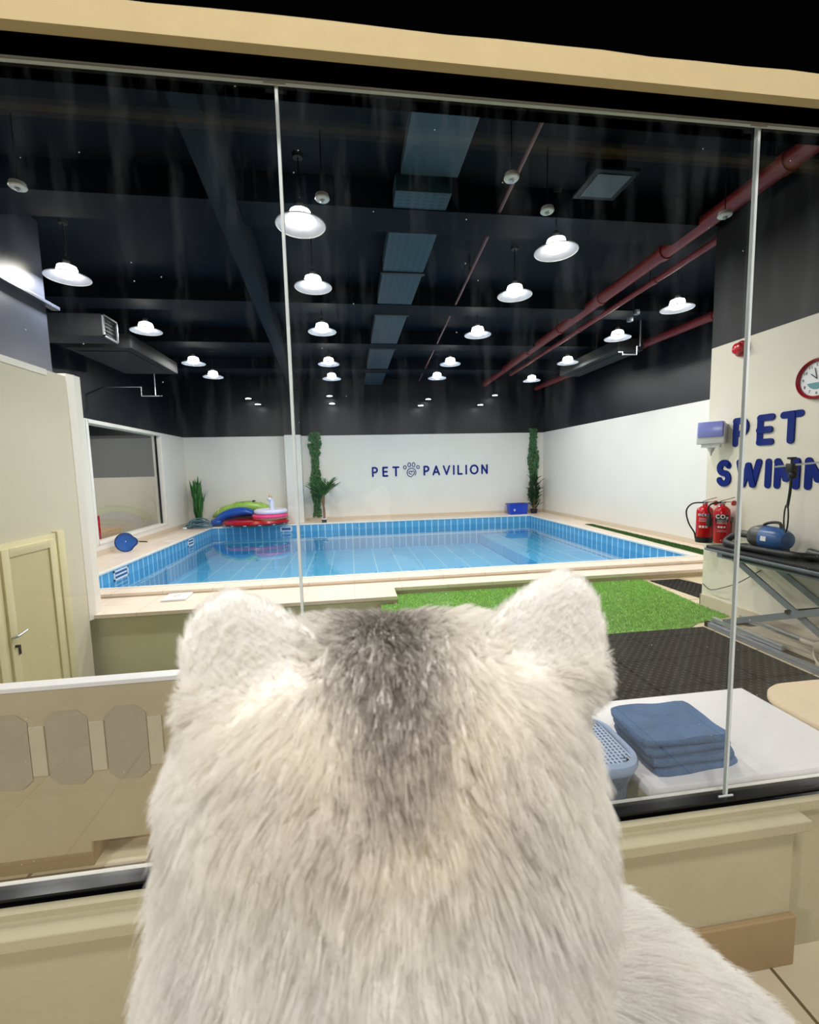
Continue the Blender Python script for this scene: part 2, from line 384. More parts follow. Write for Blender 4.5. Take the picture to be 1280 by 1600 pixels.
# ------------------------------------------------------------------ the setting
DK = 0.15                 # pool surround
WZ = -0.055               # water level
PX0, PX1, PY0, PY1 = -3.78, 5.24, 6.02, 12.35
BX0, BX1, BY = -4.60, 6.0, 13.1
CZ = 4.25
# floors
m = MB(); m.box((0.30, 1.16, -0.1), (3.85, 5.46, 0)); m.box((3.85, 4.3, -0.1), (6.1, 5.46, 0)); m.box((-2.85, 1.16, -0.1), (0.30, 1.95, 0))
struct('floor', m, 'tilefloor')
m = MB(); m.box((-2.95, 1.95, -0.82), (0.4, 5.1, -0.72)); struct('floor_pit', m, 'darkgreen')
m = MB(); m.box((0.30, 1.95, -0.72), (0.38, 5.06, -0.1001)); struct('wall_pit_right', m, 'pitwall')
m = MB(); m.box((-2.95, 1.955, -0.72), (0.30, 2.0, -0.1001)); struct('wall_pit_front', m, 'pitwall')
m = MB(); m.box((-2.95, 5.12, -0.72), (0.48, 5.3, 0.055)); struct('wall_pit_back', m, 'pitwall')
# lower walkway slab and riser
m = MB(); m.box((-2.95, 5.05, 0.055), (0.50, 5.74, 0.10), 0.004); m.box((0.50, 5.43, 0.055), (6.0, 5.74, 0.10), 0.004); m.box((-4.6, 5.195, 0.055), (-2.951, 5.74, 0.10), 0.004); struct('floor_walkway', m, 'deck')
m = MB(); m.box((0.50, 5.46, -0.1), (6.0, 5.74, 0.055)); m.box((0.3, 5.1201, -0.1), (0.5, 5.5, 0.055)); struct('trim_1', m, 'riser')
# pool surround
m = MB()
m.box((-6.0, 5.74, 0.115), (BX1, PY0, DK), 0.004); m.box((BX0, PY0, 0.1195), (PX0, BY, DK)); m.box((PX1, PY0, 0.1195), (BX1, BY, DK)); m.box((PX0, PY1, 0.1195), (PX1, BY, DK))
struct('floor_pool_deck', m, 'deck')
m = MB(); m.box((-4.8, 5.742, 0.0), (BX1, PY0 - 0.102, 0.115)); struct('trim_2', m, 'riser')
# coping lip round the pool
m = MB()
for a, b in (((PX0 - 0.03, PY0 - 0.03, DK - 0.03), (PX1 + 0.03, PY0 + 0.015, DK + 0.012)), ((PX0 - 0.03, PY1 - 0.015, DK - 0.03), (PX1 + 0.03, PY1 + 0.03, DK + 0.012)),
             ((PX0 - 0.03, PY0, DK - 0.03), (PX0 + 0.015, PY1, DK + 0.012)), ((PX1 - 0.015, PY0, DK - 0.03), (PX1 + 0.03, PY1, DK + 0.012))):
    m.box(a, b, 0.008)
struct('trim_3', m, 'white', smooth=True)
# pool shell
SX = 3.7
m = MB(); m.box((PX0, PY0, -1.25), (SX, PY1, -0.62)); m.box((SX, PY0, -1.25), (PX1, PY1, -0.36)); struct('floor_pool', m, 'poolfloor')
m = MB(); m.box((PX0 - 0.1, PY1, -1.25), (PX1 + 0.1, PY1 + 0.1, DK - 0.031)); struct('wall_pool_back', m, 'poolwall_x')
m = MB(); m.box((PX0 - 0.1, PY0 - 0.1, -1.25), (PX1 + 0.1, PY0, 0.11)); struct('wall_pool_front', m, 'poolwall_x')
m = MB(); m.box((PX0 - 0.1, PY0, -1.25), (PX0, PY1, DK - 0.031)); struct('wall_pool_left', m, 'poolwall_y')
m = MB(); m.box((PX1, PY0, -1.25), (PX1 + 0.1, PY1, DK - 0.031)); struct('wall_pool_right', m, 'poolwall_y')
m = MB(); m.add([(PX0, PY0, WZ), (PX1, PY0, WZ), (PX1, PY1, WZ), (PX0, PY1, WZ)], [(0, 1, 2, 3)])
w_ = obj('pool_water', m, 'water', None, False); tag(w_, 'clear pale blue water filling the indoor swimming pool', 'water', kind='stuff')
# ceiling with cross beams
m = MB(); m.box((-10, 1.0, CZ), (8.5, BY + 0.3, CZ + 0.15)); struct('ceiling', m, 'ceiling')
for i, (y0, y1) in enumerate(((2.2, 2.6), (4.25, 4.65), (6.6, 7.0), (8.6, 9.0), (10.7, 11.1))):
    m = MB(); m.box((-4.6, y0, CZ - 0.26), (6.0, y1, CZ)); struct('trim_%d' % (4 + i), m, 'ceiling')
m = MB(); R = []
for p in ((-0.90, 2.6), (-1.50, BY - 0.02)):
    y = p[1]; R.append([(p[0] - 0.09, y, 3.86), (p[0] + 0.09, y, 3.86), (p[0] + 0.09, y, CZ), (p[0] - 0.09, y, CZ)])
m.rings(R); struct('trim_9', m, 'beam')
# walls
m = MB(); m.box((-10, BY, -0.1), (8.5, BY + 0.2, CZ)); struct('wall_back', m, 'wall')
m = MB(); m.box((-1.80, 12.72, DK), (-1.36, BY, CZ)); struct('wall_pillar', m, 'wall')
m = MB(); m.box((BX1, 4.3, -0.1), (BX1 + 0.2, BY, CZ)); struct('wall_right', m, 'wall')
m = MB(); m.box((3.85, 1.16, 0), (BX1 + 0.2, 4.3, CZ)); struct('wall_pier', m, 'pierwall')
m = MB()
WY0, WY1, WZ0, WZ1 = 8.55, 11.57, 0.40, 2.57
m.box((BX0 - 0.18, 5.6, 0.0), (BX0, WY0, CZ)); m.box((BX0 - 0.18, WY1, 0.0), (BX0, BY, CZ)); m.box((BX0 - 0.18, WY0, 0.0), (BX0, WY1, WZ0)); m.box((BX0 - 0.18, WY0, WZ1), (BX0, WY1, CZ))
struct('wall_left', m, 'wall')
# skirting of the pool hall
m = MB(); m.box((BX0, 5.75, DK), (BX0 + 0.012, BY, DK + 0.11)); m.box((BX0, BY - 0.012, DK), (-1.8, BY, DK + 0.06)); m.box((-1.36, BY - 0.012, DK), (BX1, BY, DK + 0.09)); m.box((BX1 - 0.012, 5.8, DK), (BX1, BY, DK + 0.09))
struct('baseboard_pool', m, 'deckskirt')
m = MB(); m.box((3.835, 1.2, 0.0), (3.85, 4.31, 0.13)); m.box((3.835, 4.3, 0.0), (5.99, 4.312, 0.13)); struct('baseboard_pier', m, 'deckskirt')
# left window into the neighbouring room
wf = MB()
for a, b in (((BX0 - 0.19, WY0 - 0.05, WZ0 - 0.04), (BX0 + 0.015, WY0 + 0.02, WZ1 + 0.04)), ((BX0 - 0.19, WY1 - 0.02, WZ0 - 0.04), (BX0 + 0.015, WY1 + 0.05, WZ1 + 0.04)),
             ((BX0 - 0.19, WY0, WZ0 - 0.04), (BX0 + 0.015, WY1, WZ0 + 0.01)), ((BX0 - 0.19, WY0, WZ1 - 0.01), (BX0 + 0.03, WY1, WZ1 + 0.045))):
    wf.box(a, b, 0.004)
wfo = struct('window_1', wf, 'white', smooth=True)
m = MB(); m.box((BX0 - 0.10, WY0, WZ0), (BX0 - 0.092, (WY0 + WY1) / 2 - 0.003, WZ1)); obj('window_pane', m, 'glass2', wfo, False)
m = MB(); m.box((BX0 - 0.10, (WY0 + WY1) / 2 + 0.003, WZ0), (BX0 - 0.092, WY1, WZ1)); obj('window_pane', m, 'glass2', wfo, False)
m = MB(); m.box((BX0 - 0.12, WY0 + 0.02, WZ0), (BX0 - 0.08, WY0 + 0.06, WZ1)); m.box((BX0 - 0.12, WY1 - 0.06, WZ0), (BX0 - 0.08, WY1 - 0.02, WZ1)); obj('window_frame', m, 'blackgloss', wfo, False)
# neighbouring room
M['nextwall'] = twotone('neighbour_wall', (228, 224, 212), (92, 92, 96), 1.57, 0.6, 0.6)
m = MB(); m.box((-9.2, 12.95, 0), (BX0 - 0.18, BY, 2.70)); struct('wall_neighbour_back', m, 'nextwall')
m = MB(); m.box((-9.4, 5.4, 0), (-9.2, BY, CZ)); m.box((-9.4, 5.2, 0), (BX0, 5.4, CZ)); struct('wall_neighbour_left', m, 'wall')
m = MB(); m.box((-9.4, 5.2, -0.1), (BX0 - 0.18, BY, 0.0)); struct('floor_neighbour', m, 'tilefloor')
# lobby side wall, its end post, and the dark bulkhead
LX = -2.85
m = MB(); m.box((LX - 0.40, 1.16, -0.82), (LX, 5.0, 2.63)); struct('wall_lobby_left', m, 'sidewall')
m = MB(); m.prism([(LX - 0.15, 5.0), (LX + 0.004, 5.0), (LX + 0.03, 5.08), (LX + 0.03, 5.19), (LX - 0.15, 5.19)], 0.056, 2.66); struct('trim_10', m, 'white')
m = MB(); m.box((-3.40, 1.16, 2.63), (-3.12, 5.26, CZ)); struct('wall_bulkhead', m, 'dark')
m = MB(); m.box((-3.13, 1.16, 3.40), (-3.05, 5.38, 3.435), 0.004); struct('trim_11', m, 'dark')
m = MB(); m.box((LX - 0.02, 1.16, 2.575), (LX + 0.012, 4.70, 2.632)); struct('trim_12', m, 'white')
m = MB(); m.box((-4.80, 5.4, 0.0), (-3.9, 5.6, CZ)); struct('wall_left_return', m, 'wall')
# half wall in the lobby with pale cap
m = MB(); m.box((LX, 1.83, 0.10), (0.30, 1.88, 0.766)); m.box((LX, 1.83, 0), (-1.12, 1.88, 0.10)); struct('wall_half', m, 'olive')
m = MB(); m.box((LX, 1.825, 0.766), (0.31, 1.884, 0.785), 0.002); struct('trim_13', m, 'benchtop')
m = MB(); m.box((LX, 1.822, 0), (-1.112, 1.83, 0.055)); m.box((-1.12, 1.94, 0), (0.30, 1.95, 0.11)); m.box((-1.12, 1.83, 0), (-1.112, 1.94, 0.10)); struct('baseboard_half', m, 'skirt')
for i in range(5):      # arches reflected in the glass, modelled as grey panels and pale posts
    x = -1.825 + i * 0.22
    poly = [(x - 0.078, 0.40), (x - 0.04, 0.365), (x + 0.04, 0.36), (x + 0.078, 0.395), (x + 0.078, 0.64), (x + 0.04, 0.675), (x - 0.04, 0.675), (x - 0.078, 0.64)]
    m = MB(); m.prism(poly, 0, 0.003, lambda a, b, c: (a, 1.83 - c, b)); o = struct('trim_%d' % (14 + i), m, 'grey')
    m = MB(); m.box((x + 0.082, 1.825, 0.41), (x + 0.137, 1.83, 0.62), 0.002); struct('trim_%d' % (40 + i), m, 'post_reflection')

# front wall: outside plinth, ledge, black frame, header
m = MB(); m.box((-3.2, 1.09, -0.1), (1.33, 1.12, 0.50)); m.box((-3.2, 1.12, -0.1), (3.85, 1.16, 0.50)); struct('wall_front', m, 'ledge')
m = MB(); m.box((-3.2, 1.05, 0.478), (1.345, 1.125, 0.512), 0.003); m.box((-3.2, 1.10, 0.50), (3.85, 1.122, 0.53)); struct('trim_20', m, 'ledge')
m = MB(); m.box((-3.2, 1.072, 0), (1.34, 1.09, 0.17), 0.004); struct('baseboard_front', m, 'skirt')
m = MB(); m.box((-3.2, 1.18, 0.0), (3.85, 1.21, 0.505)); m.box((-3.2, 1.180, 0.505), (3.85, 1.215, 0.520), 0.003); struct('trim_21', m, 'white')
m = MB(); m.box((-3.2, 1.122, 0.50), (3.9, 1.178, 0.527)); m.box((-3.2, 1.130, 0.527), (3.9, 1.172, 0.545)); struct('trim_22', m, 'blackgloss')
m = MB(); m.box((-3.2, 1.12, 2.517), (3.9, 1.18, 2.70)); m.box((-3.2, 1.18, 2.55), (3.9, 1.25, CZ)); struct('trim_23', m, 'void')
m = MB(); m.box((-3.2, 1.145, 2.510), (3.9, 1.155, 2.517)); struct('trim_24', m, 'silicone')
m = MB(); R = []
for i in range(60):
    x = -3.2 + i * 0.123; e = 0.0015 * math.sin(i * 1.3) + 0.001 * math.sin(i * 2.9)
    R.append([(x, 1.03, 2.489), (x, 1.03, 2.546 + e), (x, 1.036, 2.552 + e), (x, 1.055, 2.552 + e), (x, 1.055, 2.489)])
m.rings(R); struct('wall_header', m, 'header')
m = MB(); m.box((-3.2, 1.056, 2.50), (3.9, 1.066, 2.545)); m.box((-3.2, 1.111, 2.53), (3.9, 1.119, 5.6)); struct('trim_25', m, 'void')
m = MB(); m.box((-6, -4.0, -0.15), (6, 1.12, -0.0)); struct('floor_outside', m, 'outfloor')
m = MB(); m.box((3.2, 1.0, 0), (3.9, 1.12, CZ)); m.box((-3.2, 1.0, 0), (-3.0, 1.12, CZ)); struct('wall_front_side', m, 'ledge')

# glass front: three frameless panes and two silicone joints
GY = 1.15
for i, (a, b) in enumerate(((-3.15, -0.1425), (-0.1355, 1.138), (1.145, 3.85))):
    m = MB(); m.box((a, GY - 0.005, 0.53), (b, GY + 0.005, 2.512)); o = struct('window_%d' % (i + 2), m, 'glass')
for x in (-0.139, 1.1415):
    m = MB(); m.box((x - 0.0035, GY - 0.006, 0.545), (x + 0.0035, GY + 0.006, 2.512))
    for z in (0.545, 2.506): m.box((x - 0.028, GY - 0.008, z - 0.003), (x + 0.022, GY - 0.0045, z + 0.004))
    struct('trim_%d' % (26 if x < 0 else 27), m, 'silicone')

# ------------------------------------------------------------------ ceiling lamps
def make_lamp():
    t = thing('pendant_lamp', '', 'lamp', (0, 0, 3.7), 0, 'pendant lamps over the pool')
    m = MB(); m.lathe([(0.055, 0.045), (0.10, 0.035), (0.17, 0.008), (0.205, -0.012), (0.205, -0.016), (0.17, 0.004), (0.10, 0.030), (0.055, 0.040)], n=36, cap=False); obj('lamp_shade', m, 'shade', t)
    m = MB(); m.torus((0, 0, -0.014), 0.206, 0.0045, 40, 6); obj('shade_rim', m, 'whiteplastic', t)
    m = MB(); m.lathe([(0.05, 0.11), (0.085, 0.095), (0.098, 0.05), (0.09, 0.005), (0.06, -0.012)], n=24); obj('bulb', m, 'bulb', t)
    m = MB(); m.lathe([(0.018, 0.10), (0.03, 0.11), (0.035, 0.13), (0.03, 0.16), (0.012, 0.18)], n=20); obj('lamp_holder', m, 'duct2', t)
    m = MB(); m.tube([(0, 0, 0.21), (0, 0, CZ - 3.7 - 0.02)], 0.006, 6); m.lathe([(0.04, CZ - 3.73), (0.05, CZ - 3.70)], n=16); obj('cable', m, 'black', t)
    ld = bpy.data.lights.new('lamp_light', 'AREA'); ld.shape = 'DISK'; ld.size = 0.13; ld.energy = LAMP_W; ld.color = (1.0, 0.975, 0.94)
    lo = bpy.data.objects.new('lamp_light', ld); lo.location = (0, 0, -0.02); link(lo, t)
    return t
lamp0 = make_lamp(); used = False
rows = [(-2.86, 'far left'), (-0.34, 'centre left'), (2.08, 'centre right'), (4.50, 'far right')]
ysr = {0: (3.955, 5.226, 7.009, 8.953, 10.145), 1: (4.017, 5.288, 6.903, 8.93, 10.312), 2: (4.269, 5.359, 6.936, 8.858, 10.212), 3: (5.642, 6.988, 8.682, 10.478)}
order5 = ['nearest and largest lamp', 'second nearest lamp', 'middle lamp', 'second farthest lamp', 'farthest and smallest lamp']
order4 = ['nearest and largest lamp', 'second nearest lamp', 'second farthest lamp', 'farthest and smallest lamp']
for r, (x, rn) in enumerate(rows):
    ys = ysr[r]
    for k, y in enumerate(ys):
        lab = 'glowing round white pendant lamp, %s of the %s row' % ((order5 if len(ys) == 5 else order4)[k], rn)
        if not used: lamp0.location = (x, y, 3.7); lamp0['label'] = lab; used = True
        else: dup(lamp0, (x, y, 3.7), label=lab)
dup(lamp0, (-6.9, 9.0, 3.2), label='added unseen pendant lamp to brighten the neighbouring room behind the left window')  # unseen lamps added to brighten the room behind the left window
dup(lamp0, (-6.4, 11.3, 3.2), label='farther added pendant lamp to brighten the neighbouring room behind the left window')
# small discs that hang near the ceiling
def make_disc():
    t = thing('ceiling_disc', '', 'small_disc', (0, 0, 0), 0, 'small white discs below the ceiling')
    m = MB(); m.lathe([(0.02, 0.035), (0.05, 0.03), (0.058, 0.0), (0.052, -0.008), (0.03, -0.012)], n=24); obj('disc_body', m, 'whiteplastic', t)
    m = MB(); m.lathe([(0.014, -0.012), (0.02, -0.02), (0.012, -0.03)], n=12); obj('disc_tip', m, 'alu', t)
    m = MB(); m.tube([(0, 0, 0.03), (0, 0, 0.5)], 0.005, 6); obj('drop_rod', m, 'black', t)
    return t
disc0 = make_disc(); dl = [((-2.36, 3.80, 3.75), 'small white ceiling disc right of the nearest far left lamp'), ((-0.14, 3.74, 3.75), 'small white ceiling disc touching the nearest lamp beside the glass joint'),
      ((1.74, 3.74, 3.75), 'small white ceiling disc just above the nearest centre right lamp'), ((1.28, 3.36, 3.75), 'tiny white ceiling disc beside the thin red-brown pipe'), ((3.35, 3.66, 3.75), 'small white ceiling disc crossed by the right glass joint')]
for i, (p, lab) in enumerate(dl):
    if i == 0: disc0.location = p; disc0['label'] = lab
    else: dup(disc0, p, label=lab)
# small glowing discs at the back
def make_down():
    t = thing('small_glowdisc', '', 'glowdisc', (0, 0, 0), 0, 'small glowing discs before the dark back wall')
    m = MB(); m.lathe([(0.045, 0.03), (0.075, 0.02), (0.08, 0.0)], n=20, cap=False); obj('housing', m, 'whiteplastic', t)
    m = MB(); m.lathe([(0.02, 0.012), (0.074, 0.008), (0.074, 0.004), (0.02, 0.0)], n=20); obj('lens', m, 'discface', t)
    m = MB(); m.tube([(0, 0, 0.02), (0, 0.03, 0.05), (0, 0.299, 0.05)], 0.006, 6); obj('wall_arm', m, 'black', t)
    return t
dn0 = None; DZ = (3.648, 3.49, 3.711, 3.498, 3.612, 3.43, 3.717, 3.439)
for i, (p, lab) in enumerate([((-2.723, 12.8, DZ[0]), 'left'), ((-2.475, 12.8, DZ[1]), 'left'), ((-0.504, 12.8, DZ[2]), 'mid'), ((-0.442, 12.8, DZ[3]), 'mid'),
                            ((2.33, 12.8, DZ[4]), 'midright'), ((2.10, 12.8, DZ[5]), 'midright'), ((4.35, 12.8, DZ[6]), 'right'), ((3.90, 12.8, DZ[7]), 'right')]):
    names = {'left': 'above the pile of pool floats', 'mid': 'above the ivy beside the white pillar', 'midright': 'above the end of the wall sign', 'right': 'left of the right back corner'}
    lb = 'tiny lit white downlight %s, %s of the pair' % (names[lab], 'upper' if i % 2 == 0 else 'lower')
    if dn0 is None: dn0 = make_down(); dn0.location = p; dn0['label'] = lb
    else: dup(dn0, p, label=lb)

# ------------------------------------------------------------------ pipes, ducts
def pipe(name, label, a, b, r, mat, cols):
    t = thing(name, label, 'pipe', a)
    A = Vector(a); B = Vector(b) - A
    m = MB(); m.tube([(0, 0, 0), tuple(B)], r, 16); obj('pipe_run', m, mat, t)
    for k in cols:
        p = B * k; d = B.normalized() * 0.035
        m = MB(); m.tube([tuple(p - d), tuple(p + d)], r * 1.16, 16); obj('coupling', m, mat, t)
        m = MB(); m.tube([tuple(p + d * 3 + Vector((0, 0, r))), (p.x + d.x * 3, p.y + d.y * 3, CZ - a[2] - 0.001)], 0.006, 6); obj('hanger', m, 'black', t)
pipe('sprinkler_pipe', 'thick dark red pipe running from upper right to the back', (3.59, 2.0, 4.02), (3.98, 12.6, 4.02), 0.078, 'redpipe', (0.13, 0.27, 0.40, 0.53, 0.67, 0.82))
pipe('sprinkler_pipe', 'thinner dark red pipe just under the thick one', (3.86, 2.0, 3.92), (4.08, 10.8, 3.90), 0.036, 'redpipe', (0.2, 0.38, 0.6))
pipe('sprinkler_pipe', 'lower dark red pipe nearest the right wall', (5.82, 3.4, 3.86), (5.46, 12.4, 3.86), 0.068, 'redpipe', (0.14, 0.33, 0.5, 0.75))
pipe('conduit_pipe', 'thin red-brown pipe crossing the ceiling right of the duct', (1.40, 2.6, 4.02), (1.98, 12.2, 4.02), 0.016, 'thinred', (0.3, 0.6))
t = thing('cable_duct', 'wide grey-blue perforated duct under the dark ceiling centre', 'duct', (0.72, 4.0, 4.1))
m = MB(); m.box((-0.24, 0, -0.10), (0.26, 8.7, 0.05), 0.01); obj('duct_body', m, 'ductperf', t)
m = MB(); m.box((-0.20, -1.6, 0.0), (0.30, -0.05, 0.10), 0.01); obj('duct_body', m, 'duct', t, label='short nearer section set a little higher')
for y in (1.55, 3.0, 4.9, 6.8):
    m = MB(); m.box((-0.26, y, -0.115), (0.28, y + 0.06, 0.06)); obj('strap', m, 'black', t)
t = thing('supply_duct', 'dark square duct with pale framed grille left of the lamps', 'duct', (-2.95, 6.0, 3.32))
m = MB(); m.box((-1.65, 0.0, 0.0), (0, 0.34, 0.27), 0.01); obj('duct_body', m, 'duct2', t)
m = MB()
for a, b in (((0, 0.0, 0.0), (0.02, 0.34, 0.02)), ((0, 0.0, 0.25), (0.02, 0.34, 0.27)), ((0, 0, 0), (0.02, 0.02, 0.27)), ((0, 0.32, 0), (0.02, 0.34, 0.27))): m.box(a, b)
obj('grille_frame', m, 'alu', t)
m = MB()
for i in range(5): m.box((-0.005, 0.02, 0.04 + i * 0.045), (0.006, 0.32, 0.047 + i * 0.045))
obj('grille_slats', m, 'duct', t)
def cassette(label, loc, sx, sy):
    t = thing('air_conditioner', label, 'air conditioner', loc)
    m = MB(); m.box((0, 0, 0), (sx, sy, 0.22), 0.03); obj('housing', m, 'duct2', t)
    m = MB(); m.box((0.12, 0.15, -0.012), (sx - 0.12, sy - 0.15, 0.0), 0.004); obj('intake_grille', m, 'duct2', t)
    m = MB(); m.tube([(sx / 2, sy / 2, 0.2), (sx / 2, sy / 2, CZ - loc[2] - 0.001)], 0.02, 8); obj('hanger', m, 'black', t)
cassette('dark flat air unit hung under the ceiling left of the lamps', (-4.15, 7.3, 3.52), 0.95, 1.8)
cassette('dark flat air unit near the far right lamps', (4.78, 7.4, 3.60), 0.5, 2.2)
def frame_thing(): pass
t = thing('ceiling_diffuser', 'square pale grey diffuser panel near the right of the ceiling', 'vent', (2.3, 3.8, 4.02))
m = MB(); m.box((-0.2, -0.2, 0), (0.2, 0.2, 0.03), 0.006); obj('panel', m, 'beam', t)
m = MB(); m.box((-0.15, -0.15, -0.006), (0.15, 0.15, 0)); obj('face', m, 'duct', t)
m = MB(); m.box((-0.12, -0.12, 0.03), (0.12, 0.12, CZ - 4.02 - 0.001)); obj('neck', m, 'ceiling', t)
def conduit(label, pts, r=0.012):
    o = obj('conduit', MB().tube(pts, r, 8), 'alu'); tag(o, label, 'conduit')
conduit('thin pale bent conduit left of the far left lamps', [(-4.55, 9.2, 3.30), (-3.93, 9.2, 3.30), (-3.93, 9.2, 3.13), (-3.62, 9.2, 3.13)])
conduit('short pale conduit dropping beside the bent one on the left', [(-3.70, 9.25, CZ), (-3.70, 9.25, 3.14), (-3.58, 9.25, 3.14)])
conduit('pale U-shaped conduit bracket under the right lower red pipe', [(4.66, 7.2, 3.52), (4.74, 7.2, 3.52), (4.74, 7.2, 3.48), (5.00, 7.2, 3.48), (5.00, 7.2, 3.62), (5.06, 7.2, 3.62), (5.06, 7.2, CZ)])
t = thing('emergency_spotlight', 'small twin-head spotlight under the red pipes on the right', 'light', (4.1, 6.0, 3.70))
for dx in (-0.05, 0.05):
    m = MB(); m.box((dx - 0.035, -0.03, -0.03 + dx), (dx + 0.035, 0.03, 0.04 + dx), 0.01); obj('spot_head', m, 'steel', t)
m = MB(); m.tube([(0, 0, 0.04), (0, 0, CZ - 3.70 - 0.001)], 0.008, 6); obj('drop_rod', m, 'black', t)

# ------------------------------------------------------------------ wall signs
LT = 0.008
def sign(name, label, rows_, fn, loc):
    t = thing(name, label, 'sign', loc)
    for text, u, v, h, w, gap in rows_:
        for ch in text:
            if ch == ' ': u += h * 0.6; continue
            mb, adv = letter(ch, u, v, h, w, 0.02, fn); obj('letter', mb, 'blue', t, False); u += adv + gap
    return t
# back wall: faces -Y
fnb = lambda u, v, d: (u, -d, v)
sg = sign('wall_sign', 'blue PET PAVILION lettering with paw emblem on back wall', [], fnb, (0.64, BY - 0.001, 1.395))
Hh = 0.265
def row(text, u, h, w, uend):
    adv = [GL[c][0] * h for c in text]; gap = (uend - u - sum(adv)) / (len(text) - 1)
    for c, a in zip(text, adv):
        mb, _ = letter(c, u, 0.02, h, w, LT, fnb); obj('letter', mb, 'blue', sg, False); u += a + gap
row('PET', 0.02, 0.25, 0.052, 0.80); row('PAVILION', 1.58, 0.25, 0.052, 3.54)
m = MB()
def loop(pts): stroke(m, pts, 0.020, 0.006, fnb)
cx = 1.19
loop(arc(cx - 0.20, 0.26, 0.043, 0.048, 0, 360, 18)); loop(arc(cx - 0.065, 0.335, 0.042, 0.062, 0, 360, 18)); loop(arc(cx + 0.065, 0.335, 0.042, 0.062, 0, 360, 18)); loop(arc(cx + 0.20, 0.26, 0.043, 0.048, 0, 360, 18))
loop(arc(cx, 0.10, 0.135, 0.13, -40, 265, 30)); loop(arc(cx, 0.10, 0.135, 0.13, -95, -94, 1) + [(cx + 0.02, 0.0), (cx + 0.085, 0.075)] + arc(cx + 0.045, 0.105, 0.045, 0.04, -20, 170, 10) + arc(cx - 0.04, 0.105, 0.042, 0.04, 20, 230, 10) + [(cx - 0.01, 0.05)])
obj('paw_emblem', m, 'blue', sg, False, label='thin outlined paw with heart swirl')
# pier wall: faces -X ; u runs towards -Y
sp = thing('wall_sign', 'large blue rounded PET SWIMMING lettering on right wall', 'sign', (3.85, 4.16, 1.34))
fnp = lambda u, v, d: (-d, -u, v)
def prow(text, u, v, h, w, gaps):
    for c, g in zip(text, gaps):
        mb, adv = letter(c, u, v, h, w, LT, fnp); obj('letter', mb, 'blue', sp, False); u += adv + g
prow('PET', 0.205, 0.43, 0.225, 0.062, (0.14, 0.11, 0)); prow('SWIMM', 0.035, 0.03, 0.215, 0.062, (0.12, 0.095, 0.09, 0.10, 0))

# ------------------------------------------------------------------ wall-mounted things on the pier
t = thing('paper_dispenser', 'white and lavender paper towel dispenser on right wall corner', 'dispenser', (3.795, 4.17, 1.79), math.radians(36))
m = MB(); m.box((-0.14, -0.125, -0.01), (-0.02, 0.125, 0.20), 0.012); obj('housing', m, 'whiteplastic', t)
m = MB(); m.box((-0.155, -0.112, 0.06), (-0.05, 0.112, 0.218), 0.010); obj('cover', m, 'lavender', t, label='lavender translucent cover')
m = MB(); m.prism([(-0.12, -0.08), (-0.03, -0.08), (-0.03, 0.08), (-0.12, 0.08)], -0.045, -0.0101); m.lathe([(0.045, 0), (0.03, -0.05), (0.012, -0.08), (0.008, -0.11)], (-0.08, 0.0, -0.02), 12); obj('spout', m, 'whiteplastic', t)

t = thing('wall_clock', 'round red-rimmed wall clock at the right frame edge', 'clock', (3.85, 3.19, 2.257))
m = MB(); m.lathe([(0.165, -0.001), (0.165, -0.035), (0.155, -0.048), (0.140, -0.035), (0.138, -0.02)], axis='X', n=48, cap=False); m.v = [(x, y, z) for x, y, z in m.v]; obj('rim', m, 'darkred', t)
m = MB(); m.lathe([(0.0005, -0.012), (0.142, -0.012), (0.142, -0.02), (0.0005, -0.02)], axis='X', n=40, cap=False); obj('dial', m, 'face', t)
def text_mesh(txt, size):
    cu = bpy.data.curves.new('txt', 'FONT'); cu.body = txt; cu.size = size; cu.extrude = 0.0008; cu.align_x = 'CENTER'; cu.align_y = 'CENTER'
    o = bpy.data.objects.new('txt', cu); C.objects.link(o); bpy.context.view_layer.update()
    me = bpy.data.meshes.new_from_object(o.evaluated_get(bpy.context.evaluated_depsgraph_get())); bpy.data.objects.remove(o); bpy.data.curves.remove(cu)
    mb = MB(); mb.v = [tuple(v.co) for v in me.vertices]; mb.f = [tuple(p.vertices) for p in me.polygons]; bpy.data.meshes.remove(me); return mb
num = MB()
for h in range(1, 13):
    g = math.radians(90 - h * 30); t_ = text_mesh(str(h), 0.034)
    num.add([(-0.0212 - z, -(x + 0.113 * math.cos(g)), y + 0.113 * math.sin(g)) for x, y, z in t_.v], t_.f)
obj('numerals', num, 'black', t, False)
m = MB(); m.bar((-0.023, 0, 0), (-0.023, 0.05, 0.045), 0.006, 0.002, (1, 0, 0)); obj('hour_hand', m, 'black', t, False)
m = MB(); m.bar((-0.025, 0, 0), (-0.025, 0.02, 0.09), 0.005, 0.002, (1, 0, 0)); obj('minute_hand', m, 'black', t, False)
m = MB(); m.prism([(x, y) for x, y in arc(0, 0, 0.085, 0.085, 200, 340, 12)], 0.0201, 0.0208, lambda u, v, d: (-d, -u, v)); obj('dial_picture', m, pm('teal_dial', (96, 150, 160), 0.5), t, False)
t = thing('fire_alarm_beacon', 'small red alarm beacon high on right wall', 'alarm', (3.85, 3.92, 2.69))
m = MB(); m.lathe([(0.075, 0), (0.075, -0.03), (0.06, -0.045)], axis='X', n=28); obj('base', m, 'darkred', t)
m = MB(); m.lathe([(0.055, -0.045), (0.05, -0.08), (0.025, -0.095)], axis='X', n=24); obj('lens', m, 'red', t)

